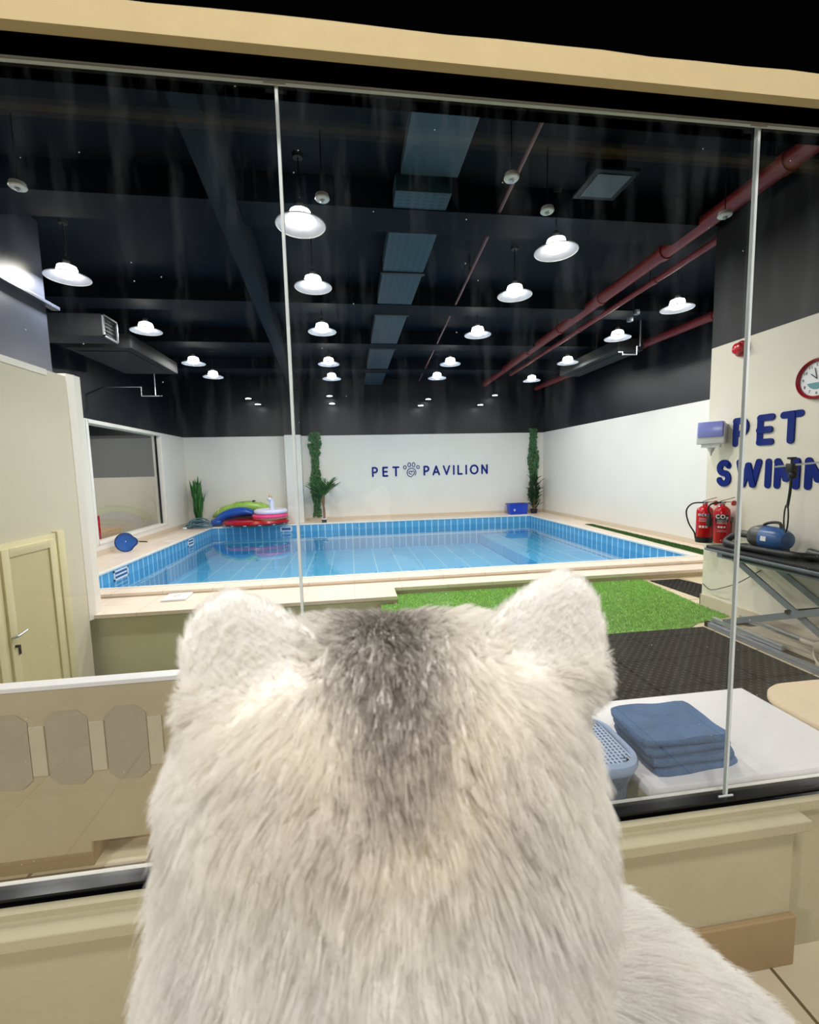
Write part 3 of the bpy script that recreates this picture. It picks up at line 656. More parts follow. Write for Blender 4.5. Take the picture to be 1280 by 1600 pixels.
def extinguisher(label, loc, r, h, kind):
    t = thing('fire_extinguisher', label, 'fire extinguisher', loc, 0, 'fire extinguishers on the right wall')
    m = MB(); m.lathe([(r * 0.9, 0), (r, 0.01), (r, h * 0.74), (r * 0.92, h * 0.80), (r * 0.6, h * 0.86), (r * 0.32, h * 0.885), (r * 0.3, h * 0.92)], n=32); obj('cylinder_body', m, 'red', t)
    m = MB(); m.lathe([(r * 0.28, h * 0.92), (r * 0.3, h * 0.96), (0.012, h * 0.965)], n=16); m.box((-0.02, -0.02, h * 0.94), (0.02, 0.02, h * 0.98)); obj('valve', m, 'alu', t)
    ga = math.radians(-50); dx, dy = math.cos(ga), math.sin(ga)
    m = MB(); m.bar((-0.02 * dx, -0.02 * dy, h * 0.97), (0.11 * dx, 0.11 * dy, h * 0.985), 0.02, 0.006); m.bar((-0.02 * dx, -0.02 * dy, h * 0.985), (0.10 * dx, 0.10 * dy, h * 1.09), 0.02, 0.006); obj('handle', m, 'black', t)
    m = MB(); m.lathe([(0.026, 0), (0.026, 0.012)], (0.075 * dx, 0.075 * dy - 0.03, h * 0.955), 20, 'Y'); obj('gauge', m, 'red', t)
    # label wraps towards the room; direction of the viewer side is local (-x,-y)
    a0 = math.radians(225)
    def cyl(u, v, d): a = a0 + u / r; return ((r + d) * math.cos(a), (r + d) * math.sin(a), v)
    def patch(u0, u1, v0, v1, d):
        mb = MB(); n = 12; P = [cyl(u0 + (u1 - u0) * i / n, v, dd) for dd in (0.0005, d) for v in (v0, v1) for i in range(n + 1)]
        f = []; k = n + 1
        for i in range(n): f.append((2 * k + i, 2 * k + i + 1, 3 * k + i + 1, 3 * k + i))
        mb.add(P, f); return mb
    if kind == 'co2':
        obj('label_band', patch(-0.065, 0.065, h * 0.50, h * 0.68, 0.0016), 'blacklabel', t, False, label='dark label band')
        mb = MB(); u = -0.045
        for c, hh in (('C', 0.034), ('O', 0.034), ('2', 0.018)):
            q, adv = letter(c, u, h * 0.60 if c != '2' else h * 0.585, hh, 0.009 if c != '2' else 0.006, 0.001, lambda a, b, d: cyl(a, b, 0.002 + d)); mb.add(q.v, q.f); u += adv + 0.014
        obj('label_text', mb, 'whiteplastic', t, False)
        m = MB()
        for k in range(4): q = patch(-0.04, 0.045, h * (0.555 - k * 0.028), h * (0.562 - k * 0.028), 0.0024); m.add(q.v, q.f)
        for k in range(3): q = patch(-0.032 + k * 0.024, -0.014 + k * 0.024, h * 0.37, h * 0.41, 0.0024); m.add(q.v, q.f)
        for k in range(2): q = patch(-0.04, 0.045, h * (0.31 - k * 0.03), h * (0.315 - k * 0.03), 0.0024); m.add(q.v, q.f)
        obj('label_print', m, 'whiteplastic', t, False)
        P = bez([(-0.02, 0, h * 0.96), (-0.10, 0.02, h * 0.94), (-0.135, 0.03, h * 0.84), (-0.125, 0.02, h * 0.70)], 8)
        m = MB(); m.tube(P, 0.009, 8); obj('hose', m, 'black', t)
        m = MB(); m.lathe([(0.028, h * 0.40), (0.026, h * 0.56), (0.018, h * 0.66), (0.012, h * 0.70)], (-0.125, 0.02, 0), 16); obj('horn', m, 'black', t)
    else:
        obj('label_band', patch(-0.06, 0.06, h * 0.64, h * 0.70, 0.0016), 'navylabel', t, False, label='navy label band')
        mb = MB(); u = -0.05
        for c in 'OCK': q, adv = letter(c, u, h * 0.65, 0.02, 0.006, 0.001, lambda a, b, d: cyl(a, b, 0.002 + d)); mb.add(q.v, q.f); u += adv + 0.012
        obj('label_text', mb, 'whiteplastic', t, False)
        m = MB()
        for k in range(3): q = patch(-0.05, 0.04, h * (0.585 - k * 0.035), h * (0.592 - k * 0.035), 0.0024); m.add(q.v, q.f)
        for k in range(3): q = patch(-0.045 + k * 0.028, -0.025 + k * 0.028, h * 0.36, h * 0.41, 0.0024); m.add(q.v, q.f)
        obj('label_print', m, 'whiteplastic', t, False)
        m = MB(); m.lathe([(r * 1.03, 0.0), (r * 1.03, 0.06)], n=32, c=(0, 0, -0.004)); obj('base_cup', m, 'black', t)
        P = bez([(-0.02, 0, h * 0.96), (-0.10, 0.06, h * 0.93), (-0.135, 0.10, h * 0.75), (-0.12, 0.08, h * 0.45), (-0.075, 0.05, h * 0.22), (-0.062, 0.045, h * 0.06)], 8)
        m = MB(); m.tube(P, 0.008, 8); obj('hose', m, 'black', t)
    m = MB(); m.box((r, -0.03, h * 0.5), (3.8499 - loc[0], 0.03, h * 0.6)); obj('wall_bracket', m, 'steel', t, False)
extinguisher('red fire extinguisher with black base cup, left of the pair', (3.745, 4.185, 0.745), 0.078, 0.44, 'powder')
extinguisher('red CO2 fire extinguisher with black horn, right of the pair', (3.745, 3.965, 0.77), 0.070, 0.43, 'co2')
m = MB(); m.tube(bez([(3.843, 3.60, 0.56), (3.80, 3.78, 0.40), (3.79, 3.95, 0.30), (3.82, 4.15, 0.22), (3.843, 4.285, 0.25)], 8), 0.004, 6)
tag(obj('power_cord', m, 'black'), 'thin black cord sagging along the right wall below extinguishers', 'cord')

# ------------------------------------------------------------------ scissor lift grooming table
t = thing('grooming_table', 'grey scissor lift grooming table with black top at right', 'table', (3.38, 1.95, 0))
L_ = 1.80
m = MB(); m.box((0.0, 0, 0.765), (0.44, L_, 0.80), 0.008); obj('table_top', m, 'black', t)
m = MB(); m.box((-0.008, -0.008, 0.752), (0.448, L_ + 0.008, 0.772), 0.004); obj('top_trim', m, 'steel', t)
for x in (0.03, 0.37):
    m = MB(); m.box((x, 0.12, 0.70), (x + 0.035, L_ - 0.1, 0.752), 0.003); obj('top_rail', m, 'steel', t)
    m = MB(); m.box((x - 0.002, 0.6, 0.715), (x + 0.0, L_ - 0.16, 0.735)); obj('rail_slot', m, 'black', t, False)
m = MB()
for a, b in (((0.0, 0, 0.0), (0.045, L_ - 0.02, 0.05)), ((0.40, 0, 0.0), (0.445, L_ - 0.02, 0.05)), ((0, L_ - 0.065, 0.0), (0.445, L_ - 0.02, 0.05)), ((0, 0, 0.0), (0.445, 0.045, 0.05))): m.box(a, b, 0.003)
obj('base_frame', m, 'steel', t)
for x in (0.06, 0.36):
    m = MB(); m.box((x - 0.01, L_ - 0.75, 0.05), (x + 0.03, L_ - 0.05, 0.095), 0.003); obj('base_rail', m, 'alu', t)
    for i in range(1): 
        m = MB(); m.bar((x, 1.62, 0.09), (x, 0.25, 0.70), 0.018, 0.05, (1, 0, 0)); m = MB().bar((x, 1.62, 0.09), (x, 0.25, 0.70), 0.05, 0.018, (1, 0, 0)); obj('scissor_arm', m, 'steel', t)
        m = MB().bar((x + 0.02, 1.58, 0.72), (x + 0.02, 0.42, 0.08), 0.05, 0.018, (1, 0, 0)); obj('scissor_arm', m, 'steel', t)
m = MB(); m.tube([(0.04, 1.02, 0.385), (0.41, 1.02, 0.385)], 0.018, 12); obj('pivot_rod', m, 'black', t)
m = MB(); m.box((0.12, 0.75, 0.05), (0.32, 1.5, 0.075)); m.box((0.06, 0.3, 0.0), (0.38, 0.8, 0.07), 0.01); obj('base_plate', m, 'beigegrey', t)
m = MB(); m.lathe([(0.045, 0), (0.05, 0.02), (0.05, 0.16), (0.04, 0.18), (0.025, 0.19), (0.025, 0.30)], (0.2, 0.72, 0.14), 20, 'Y'); obj('lift_motor', m, 'beigegrey', t)
m = MB(); m.box((0.06, 0.50, 0.06), (0.22, 0.68, 0.14), 0.008); obj('control_box', m, 'whiteplastic', t)
m = MB()
for k in range(4): m.lathe([(0.011, 0), (0.011, -0.004)], (0.0595, 0.53 + k * 0.035, 0.10), 10, 'X')
obj('socket', m, 'black', t, False)
m = MB().tube(bez([(0.1, 0.62, 0.12), (0.04, 0.72, 0.06), (0.10, 0.84, 0.09), (0.2, 0.92, 0.12)], 6), 0.008, 6); obj('cable', m, 'beigegrey', t)
# grooming arm with loop, clamped to the table: a part of it
arm = MB().tube(bez([(0.32, 0.65, 0.80), (0.32, 0.65, 1.46), (0.29, 0.7, 1.535), (0.22, 0.8, 1.56)], 6), 0.012, 10); arm_o = obj('grooming_arm', arm, 'alu', t, label='silver arm with a hanging black strap')
m = MB().bar((0.24, 0.70, 1.60), (0.04, 1.18, 1.545), 0.024, 0.014); obj('cross_bar', m, 'alu', arm_o)
m = MB(); m.lathe([(0.008, 0.0), (0.008, 0.04), (0.03, 0.045), (0.03, 0.06)], (0.08, 1.085, 1.56), 14); m.box((0.05, 1.055, 1.50), (0.11, 1.11, 1.57), 0.006); m.ell((0.08, 1.07, 1.48), (0.03, 0.03, 0.035)); obj('clamp', m, 'black', arm_o)
m = MB().tube(bez([(0.08, 1.08, 1.48), (0.075, 1.08, 1.35), (0.07, 1.09, 1.22)], 6), 0.010, 8)
m.tube([(0.07 + 0.012 * math.cos(a), 1.095 + 0.028 * math.cos(a), 1.13 + 0.11 * math.sin(a)) for a in [2 * PI * i / 24 for i in range(24)]], 0.006, 6, closed=True); obj('strap', m, 'black', arm_o)
# dryer
t = thing('pet_dryer', 'blue and grey cylinder pet dryer on the grooming table', 'dryer', (3.60, 3.30, 0.80))
t.rotation_euler = (0, 0, 0)
m = MB(); m.lathe([(0.02, -0.165), (0.07, -0.15), (0.098, -0.10), (0.105, -0.03), (0.105, 0.04)], (0, 0, 0.125), 32, 'Y'); obj('motor_body', m, 'dryerblue', t)
m = MB(); m.lathe([(0.106, 0.04), (0.105, 0.10), (0.088, 0.15), (0.05, 0.185), (0.034, 0.20), (0.034, 0.30), (0.03, 0.31)], (0, 0, 0.125), 32, 'Y'); obj('nose_cone', m, 'dryergrey', t)
m = MB().tube(bez([(0, -0.09, 0.225), (0, -0.07, 0.265), (0, 0.0, 0.262), (0, 0.06, 0.24), (0, 0.07, 0.22)], 6), 0.012, 8); obj('carry_handle', m, 'black', t)
for y in (-0.09, 0.08):
    m = MB(); m.box((-0.08, y - 0.015, 0.0), (0.08, y + 0.015, 0.045), 0.006); obj('foot', m, 'black', t)
m = MB(); m.box((-0.1065, -0.05, 0.11), (-0.10, 0.0, 0.15)); obj('sticker', m, 'whiteplastic', t, False)
m = MB().tube([(a_ - 3.60, b_ - 3.30, c_ - 0.80) for a_, b_, c_ in bez([(3.60, 3.60, 0.92), (3.585, 3.66, 0.895), (3.54, 3.68, 0.85), (3.49, 3.62, 0.832), (3.47, 3.40, 0.830), (3.50, 3.05, 0.832), (3.56, 2.95, 0.832), (3.62, 2.82, 0.832)], 10)], 0.030, 12)
obj('dryer_hose', m, 'black', t, label='black flexible hose')
m = MB(); m.lathe([(0.025, -0.10), (0.03, -0.02), (0.032, 0.0), (0.042, 0.08)], (0.06, -0.36, 0.043), 20, 'Y'); obj('hose_nozzle', m, 'dryergrey', t)
t = thing('glass_jar', 'clear jar with pale contents on the grooming table edge', 'jar', (3.46, 2.70, 0.801))
m = MB(); m.lathe([(0.045, 0.0), (0.05, 0.01), (0.05, 0.09), (0.04, 0.11)], n=24); obj('jar_body', m, 'jar', t)
m = MB(); m.lathe([(0.042, 0.006), (0.042, 0.07)], n=20); obj('contents', m, 'cream', t)
m = MB(); m.lathe([(0.042, 0.108), (0.042, 0.13)], n=20); obj('lid', m, 'whiteplastic', t)

# ------------------------------------------------------------------ bench, towels, basket, stool
t = thing('bench', 'white laminate bench inside the window on the right', 'bench', (0.965, 1.262, 0.008))
m = MB(); m.box((0, 0, 0.457), (0.885, 0.54, 0.492), 0.004); obj('bench_top', m, 'benchtop', t)
for x in (0.0, 0.855):
    m = MB(); m.box((x, 0.01, 0), (x + 0.03, 0.53, 0.457)); obj('side_panel', m, 'ledge', t, False)
m = MB(); m.box((0.03, 0.46, 0.1), (0.855, 0.48, 0.457)); obj('back_panel', m, 'ledge', t, False)
def folded(label, x, y, z, sx, sy, h, rz, seed):
    r = random.Random(seed); mb = MB(); nx, ny = 16, 12; V = []; 
    R = []
    for k in range(7):
        th = k / 6; prof = math.sin(PI * (0.12 + 0.76 * th)); ring = []
        n = 48
        for j in range(n):
            a = 2 * PI * j / n; ca, sa = math.cos(a), math.sin(a)
            q = (abs(ca) ** 12 + abs(sa) ** 12) ** (-1 / 12)
            e = 1 + 0.012 * math.sin(3 * a + seed) + 0.01 * math.sin(7 * a + seed * 2)
            kk = 0.955 + 0.045 * prof
            ring.append((ca * q * sx / 2 * kk * e, sa * q * sy / 2 * kk * e, h * th + 0.004 * math.sin(4 * a + seed + th * 2) * th))
        R.append(ring)
    top = []
    for s_ in (0.75, 0.5, 0.25):
        R.append([(px * s_, py * s_, h + 0.005 * math.sin(px * 34 + seed) * math.cos(py * 28 + seed)) for px, py, pz in R[6]])
    mb.rings(R); o = obj('folded_towel', mb, 'cloth', None, True, loc=(x, y, z), rot=(0, 0, rz)); tag(o, label, 'towel', 'blue folded towels on the bench'); return o
for k, (lab, dx, dy, sx, sy, rz) in enumerate([('bottom blue towel of the folded stack, on the bench', 0.015, -0.01, 0.345, 0.25, 0.05), ('second blue folded towel from the bottom of the stack', 0.006, -0.008, 0.34, 0.245, 0.0),
        ('second blue folded towel from the top of the stack', -0.004, 0.0, 0.335, 0.24, 0.03), ('top blue folded towel of the stack on the bench', -0.012, 0.004, 0.34, 0.24, -0.02)]):
    folded(lab, 1.175 + dx, 1.44 + dy, 0.502 + k * 0.031, sx, sy, 0.026, rz, k + 1)
t = thing('laundry_basket', 'pale blue perforated laundry basket beside the white bench', 'basket', (0.78, 1.40, 0.008))
def rr(cx, cy, hx, hy, e, z, n=6):
    out = []
    for qx, qy, a0 in ((1, 1, 0), (-1, 1, 90), (-1, -1, 180), (1, -1, 270)):
        for i in range(n + 1):
            g = math.radians(a0 + 90 * i / n); out.append((cx + qx * (hx - e) + e * math.cos(g), cy + qy * (hy - e) + e * math.sin(g), z))
    return out
m = MB(); m.rings([rr(0, 0, 0.12, 0.10, 0.06, 0.0), rr(0, 0, 0.145, 0.13, 0.07, 0.50), rr(0, 0, 0.16, 0.145, 0.08, 0.55)], cap=True); obj('basket_body', m, pm('grey_basket_side', (112, 124, 142), 0.5, var=0.5, scale=60), t)
m = MB(); m.rings([rr(0, 0, 0.165, 0.15, 0.085, 0.555), rr(0, 0, 0.172, 0.157, 0.09, 0.575), rr(0, 0, 0.168, 0.153, 0.088, 0.592), rr(0, 0, 0.15, 0.135, 0.07, 0.597), rr(0, 0, 0.147, 0.132, 0.068, 0.588)], cap=False); obj('lid_rim', m, 'basket', t)
m = MB(); z = 0.59
for i in range(19):
    x = -0.14 + i * 0.0155; h = 0.128 if abs(x) < 0.1 else 0.10
    m.box((x - 0.0035, -h, z - 0.006), (x + 0.0035, h, z)); 
for i in range(17):
    y = -0.125 + i * 0.0155; h = 0.143 if abs(y) < 0.08 else 0.115
    m.box((-h, y - 0.003, z - 0.008), (h, y + 0.003, z - 0.001))
obj('lid_mesh', m, 'basket', t, False)
t = thing('stool', 'cream padded stool beside the white bench at right edge', 'stool', (2.16, 1.53, 0.008))
m = MB(); R = []
for z, k in ((0.462, 0.93), (0.470, 1.0), (0.49, 1.0), (0.50, 0.975)):
    R.append([(x * k, y * k, z) for x, y, _ in rr(0, 0, 0.285, 0.27, 0.19, 0, 10)])
m.rings(R); obj('seat', m, 'cream', t)
for sx in (-1, 1):
    for sy in (-1, 1):
        m = MB().tube([(sx * 0.15, sy * 0.15, 0.463), (sx * 0.19, sy * 0.19, 0.0)], 0.014, 10); obj('leg', m, 'black', t)

# ------------------------------------------------------------------ door in the lobby side wall
d = MB(); d.box((LX + 0.0005, 3.05, -0.719), (LX + 0.03, 4.56, 1.075), 0.004); door = struct('door_1', d, 'yellow', smooth=True)
for y0, y1 in ((3.10, 3.80), (3.86, 4.50)):
    m = MB(); m.box((LX + 0.03, y0 + 0.09, -0.6), (LX + 0.034, y1 - 0.07, 0.95)); o = obj('door_panel', m, 'yellow2', door, False)
    m = MB()
    for a, b in (((y0, -0.7), (y0 + 0.08, 1.03)), ((y1 - 0.07, -0.7), (y1, 1.03)), ((y0 + 0.08, 0.955), (y1 - 0.07, 1.03))): m.box((LX + 0.03, a[0], a[1]), (LX + 0.05, b[0], b[1]), 0.003)
    obj('door_leaf_frame', m, 'yellow', door)
m = MB(); m.box((LX + 0.0, 4.56, -0.72), (LX + 0.045, 4.66, 1.09), 0.004); obj('door_casing', m, 'yellow', door)
m = MB(); m.tube(bez([(LX + 0.05, 3.88, 0.30), (LX + 0.09, 3.87, 0.31), (LX + 0.10, 3.97, 0.33)], 5), 0.010, 8); obj('door_handle', m, 'alu', door)
m = MB(); m.lathe([(0.012, 0), (0.012, 0.02)], (LX + 0.05, 3.90, 0.22), 12, 'X'); m.box((LX + 0.055, 3.92, 0.14), (LX + 0.06, 3.94, 0.22)); obj('door_key', m, 'black', door)

# ------------------------------------------------------------------ turf and mats
def turf(name, label, poly, z0, th, nbl, cols, h=0.02, seed=1):
    """artificial grass: backing slab and many upright blades in one sheet"""
    r = np.random.default_rng(seed); P = np.array(poly); mn = P.min(0); mx = P.max(0)
    pts = r.uniform(mn, mx, (nbl * 2, 2)); ins = np.zeros(len(pts), bool); j = len(P) - 1
    for i in range(len(P)):
        c = ((P[i, 1] > pts[:, 1]) != (P[j, 1] > pts[:, 1])) & (pts[:, 0] < (P[j, 0] - P[i, 0]) * (pts[:, 1] - P[i, 1]) / (P[j, 1] - P[i, 1] + 1e-9) + P[i, 0]); ins ^= c; j = i
    pts = pts[ins][:nbl]; n = len(pts); a = r.uniform(0, 2 * PI, n); w = 0.0028; hh = h * r.uniform(0.6, 1.15, n); ln = r.normal(0, 0.008, (n, 2))
    b = np.zeros((n, 3, 3)); b[:, 0, 0] = pts[:, 0] - w * np.cos(a); b[:, 0, 1] = pts[:, 1] - w * np.sin(a); b[:, 1, 0] = pts[:, 0] + w * np.cos(a); b[:, 1, 1] = pts[:, 1] + w * np.sin(a)
    b[:, 2, :2] = pts + ln; b[:, :2, 2] = z0 + th; b[:, 2, 2] = z0 + th + hh
    mb = MB(); mb.prism(poly, z0, z0 + th); k = len(mb.v)
    mb.v += [tuple(v) for v in b.reshape(-1, 3).tolist()]; mb.f += [(k + 3 * i, k + 3 * i + 1, k + 3 * i + 2) for i in range(n)]
    o = obj(name, mb, pm(name + '_green', cols, 0.75, var=0.4, scale=22, spec=0.2), None, False); tag(o, label, 'artificial grass'); return o
turf('artificial_grass', 'bright green artificial grass sheet in front of the pool step', [(0.50, 5.425), (0.50, 5.04), (0.30, 5.04), (0.30, 4.9), (0.30, 3.74), (3.2, 3.70), (3.37, 3.80), (3.82, 3.9), (3.82, 4.34), (3.93, 5.42)], 0.0, 0.006, 90000, (142, 188, 96))
turf('artificial_grass', 'narrow dark green grass strip beside pool along right wall', [(5.42, 6.05), (5.72, 6.05), (5.80, 9.9), (5.62, 9.9)], DK, 0.004, 9000, (62, 100, 46), seed=3)
m = MB(); m.box((0.42, 1.30, 0.0), (2.08, 3.695, 0.008)); m2 = m
o = obj('rubber_mat', m, 'rubber', None, False); tag(o, 'black patterned rubber mat left of the floor seam', 'mat')
m = MB(); m.box((2.085, 1.30, 0.0), (3.34, 3.695, 0.0078)); o = obj('rubber_mat', m, 'rubber', None, False); tag(o, 'black patterned rubber mat beside the grooming table base', 'mat')
m = MB(); m.prism([(3.99, 5.34), (4.42, 5.34), (4.5, 5.05), (4.5, 4.40), (4.03, 4.40)], 0, 0.008); o = obj('rubber_mat', m, 'rubber', None, False); tag(o, 'small black rubber mat between grass and right wall corner', 'mat')

# ------------------------------------------------------------------ things round the pool
def leafblade(mb, base, d, L, w, droop, roll=0.0, n=6):
    """one tapering leaf, thin but solid"""
    d = Vector(d).normalized(); side = d.cross(Vector((0, 0, 1)));
    if side.length < 1e-3: side = Vector((1, 0, 0))
    side.normalize(); side = (Matrix.Rotation(roll, 3, d) @ side); p = Vector(base); R = []
    for i in range(n + 1):
        t = i / n; ww = w * math.sin(PI * min(1, 0.18 + 0.82 * t)) * (1 if t < 0.95 else 0.2); nn = side.cross(d).normalized()
        R.append([tuple(p - side * ww), tuple(p - nn * 0.002), tuple(p + side * ww), tuple(p + nn * 0.002)])
        p = p + d * (L / n); d = (d + Vector((0, 0, -droop / n))).normalized()
    mb.rings(R)
t = thing('agave_plant', 'tall spiky green plant in the left back corner', 'plant', (-4.22, 12.72, DK))
m = MB()
for k in range(64):
    a = random.uniform(0, 2 * PI); lean = random.uniform(0.05, 0.30); z = random.uniform(0.1, 0.75)
    leafblade(m, (random.uniform(-0.06, 0.06), random.uniform(-0.06, 0.06), z), (math.cos(a) * lean, math.sin(a) * lean, 1), random.uniform(0.5, 0.72), 0.06, -0.02, random.uniform(-1, 1))
for a in (0.1, -0.5, 3.3): leafblade(m, (0.05, 0, 0.45), (math.cos(a) * 0.45, math.sin(a) * 0.3, 1), 0.6, 0.035, 0.0)
obj('leaves', m, 'agave', t)
m = MB(); m.lathe([(0.10, 0), (0.12, 0.16), (0.11, 0.17)], n=20); obj('pot', m, 'potdark', t)
def palmfrond(mb, base, d, L, droop, nleaf=13, lw=0.008, fan=0.5):
    d = Vector(d).normalized(); p = Vector(base); pts = [p.copy()]
    for i in range(8): p = p + d * (L / 8); d = (d + Vector((0, 0, -droop / 8))).normalized(); pts.append(p.copy())
    mb.tube(pts, 0.004, 5)
    for i in range(nleaf):
        t = 0.25 + 0.75 * i / (nleaf - 1); q = pts[min(8, int(t * 8))]; dd = (pts[min(8, int(t * 8))] - pts[max(0, int(t * 8) - 1)]).normalized()
        s = dd.cross(Vector((0, 0, 1))); s = s.normalized() if s.length > 1e-3 else Vector((1, 0, 0))
        for sg_ in (-1, 1): leafblade(mb, q, dd * 0.8 + s * sg_ * (fan + 0.4 * (1 - t)) + Vector((0, 0, 0.15)), L * 0.42 * (1.15 - 0.6 * t), lw, 0.5, n=3)
t = thing('palm_plant', 'small potted palm with brown trunk beside the white pillar', 'plant', (-0.78, 12.45, DK))
m = MB()
for k in range(30):
    a = 2 * PI * k / 15 + random.uniform(-0.2, 0.2); palmfrond(m, (0, 0, 0.72 + random.uniform(-0.03, 0.08)), (math.cos(a) * 0.9, math.sin(a) * 0.6, random.uniform(0.5, 1.6)), random.uniform(0.42, 0.60), random.uniform(0.2, 0.8), 13, 0.017)
obj('fronds', m, 'palm', t)
m = MB().tube(bez([(0, 0, 0.1), (0.01, 0, 0.35), (-0.01, 0, 0.55), (0, 0, 0.76)], 5), [0.032] * 5 + [0.028] * 5 + [0.045] * 6, 12); obj('trunk', m, 'bark', t)
m = MB(); m.lathe([(0.065, 0), (0.075, 0.12), (0.07, 0.125)], n=20); obj('pot', m, 'potdark', t)
m = MB(); m.lathe([(0.076, 0.10), (0.078, 0.125), (0.07, 0.128)], n=20); obj('pot_rim', m, 'whiteplastic', t)
def ivy(label, x, y, w, z0, z1, nl, seed):
    r = random.Random(seed); t = thing('ivy_column', label, 'plant', (x, y, 0)); m = MB()
    for k in range(nl):
        z = z0 + (z1 - z0) * r.random(); ww = w * (0.75 + 0.25 * math.sin(z * 5 + seed)); px = r.uniform(-ww, ww); py = r.uniform(-0.07, 0.02)
        s = r.uniform(0.028, 0.048); a = r.uniform(0, 2 * PI); til = r.uniform(-0.8, 0.8); ux = Vector((math.cos(a), math.sin(til) * 0.6, math.sin(a))).normalized(); uy = ux.cross(Vector((r.uniform(-0.5, 0.5), -1, r.uniform(-0.5, 0.5)))).normalized()
        c = Vector((px, py, z)); nn = ux.cross(uy) * 0.001
        P = [c + ux * s * a_ + uy * s * b_ for a_, b_ in ((-1, 0), (-0.5, 0.7), (0.1, 0.55), (1.2, 0), (0.1, -0.55), (-0.5, -0.7))]
        m.add([tuple(p + nn) for p in P] + [tuple(p - nn) for p in P], [tuple(range(6)), tuple(range(11, 5, -1))] + [(i, (i + 1) % 6, 6 + (i + 1) % 6, 6 + i) for i in range(6)])
    obj('leaves', m, 'ivy', t, False)
    m = MB()
    for q in range(4):
        m.tube([(w * 0.5 * math.sin(q * 2 + z * 3), -0.012, z) for z in [z0 + (z1 - z0) * i / 14 for i in range(15)]], 0.010, 6)
    obj('stem', m, 'bark', t)
ivy('dark ivy climbing the wall beside the white pillar', -1.00, 13.07, 0.175, 0.28, 2.72, 1000, 2)
ivy('dark ivy climbing the right back corner above the palm', 5.66, 13.07, 0.175, 0.6, 2.74, 1000, 5)
t = thing('palm_plant', 'bushy dark palm in the right back corner by blue tub', 'plant', (5.58, 12.80, DK))
m = MB()
for k in range(46):
    a = 2 * PI * random.random(); z = random.uniform(0.1, 1.0)
    ax, ay = math.cos(a) * 0.55, math.sin(a) * 0.2 - 0.1
    palmfrond(m, (0, 0, z), (ax, ay, random.uniform(0.6, 1.3)), random.uniform(0.26, 0.36), random.uniform(0.2, 0.8), 11, 0.015)
for dx, dz, z in ((-0.8, 0.9, 0.55), (0.62, 0.8, 0.8), (0.4, 1.2, 0.05), (-0.55, 1.0, 0.6)): palmfrond(m, (0, -0.03, z), (dx, -0.3, dz), 0.36, 0.35, 13, 0.014)
obj('fronds', m, 'palmdark', t)
m = MB().tube([(0, 0, 0.1), (0.01, 0, 0.6), (0, 0, 1.05)], [0.05, 0.03, 0.02], 10); obj('trunk', m, 'bark', t)
m = MB(); m.lathe([(0.09, 0), (0.11, 0.13), (0.10, 0.14)], n=20); obj('pot', m, 'potdark', t)
t = thing('storage_tub', 'bright blue plastic tub beside the corner palm', 'tub', (5.04, 12.80, DK))
m = MB(); m.rings([rr(0, 0, 0.27, 0.15, 0.04, 0.0), rr(0, 0, 0.30, 0.17, 0.05, 0.30), rr(0, 0, 0.285, 0.155, 0.045, 0.30), rr(0, 0, 0.26, 0.14, 0.04, 0.02)]); obj('tub_body', m, 'crate', t)
m = MB(); m.rings([rr(0, 0, 0.30, 0.17, 0.05, 0.30), rr(0, 0, 0.325, 0.195, 0.06, 0.30), rr(0, 0, 0.33, 0.20, 0.06, 0.32), rr(0, 0, 0.29, 0.16, 0.05, 0.325)], cap=False); obj('tub_rim', m, 'crate', t)
m = MB(); f2 = lambda u, v, dd: (u - 0.15, -0.157 - v * 0.045 - dd - 0.006, v)
for cx_, cy_, r_ in ((0, 0.12, 0.022), (-0.028, 0.15, 0.010), (-0.01, 0.163, 0.010), (0.012, 0.163, 0.010), (0.03, 0.148, 0.010)): m.prism(arc(cx_, cy_, r_, r_, 0, 360, 12)[:-1], 0, 0.002, f2)
obj('paw_sticker', m, 'whiteplastic', t, False)
# hose coil
pts = []
for i in range(120):
    a = i * 0.26; R0 = 0.20 + 0.045 * math.sin(i * 0.37); pts.append((R0 * 1.35 * math.cos(a) + 0.03 * math.sin(i * 0.11), R0 * 0.62 * math.sin(a), 0.03 + 0.10 * (0.5 + 0.5 * math.sin(i * 0.155)) + 0.14 * max(0, math.sin(a)) ))
t = thing('pool_hose', 'coiled teal-grey pool hose on deck beside the spiky plant', 'hose', (-4.12, 12.32, DK))
obj('hose_coil', MB().tube(pts, 0.017, 8), 'hose', t)
m = MB(); m.lathe([(0.024, 0), (0.03, 0.02), (0.03, 0.08), (0.02, 0.10)], (-0.34, -0.13, 0.031), 14, 'X'); obj('hose_end', m, 'whiteplastic', t, label='white hose end cap')
# floats
def pillow(mb, c, hx, hy, hz, ex=3.0, n=32, m_=10, wav=0.0, nw=8, bend=0.0):
    R = []
    for i in range(1, m_):
        th = PI * i / m_; sz = math.cos(th); s = math.sin(th) ** 0.6; ring = []
        for j in range(n):
            a = 2 * PI * j / n; ca, sa = math.cos(a), math.sin(a); q = (abs(ca) ** ex + abs(sa) ** ex) ** (-1 / ex)
            x = ca * q * hx * s; y = sa * q * hy * s; z = sz * hz * (1 + wav * math.sin(nw * x / hx * PI / 2))
            ring.append((c[0] + x, c[1] + y, c[2] + z - bend * x * x))
        R.append(ring[::-1])
    mb.rings(R)
t = thing('pool_float', 'lime green quilted lounger float on top of the pile', 'pool float', (-2.98, 12.90, 0.66), 0, 'inflatable floats piled by the pool')
m = MB(); pillow(m, (0, 0, 0), 0.92, 0.16, 0.14, 4, 48, 10, 0.14, 11, 0.30)
obj('float_body', m, 'limefloat', t)
m = MB()
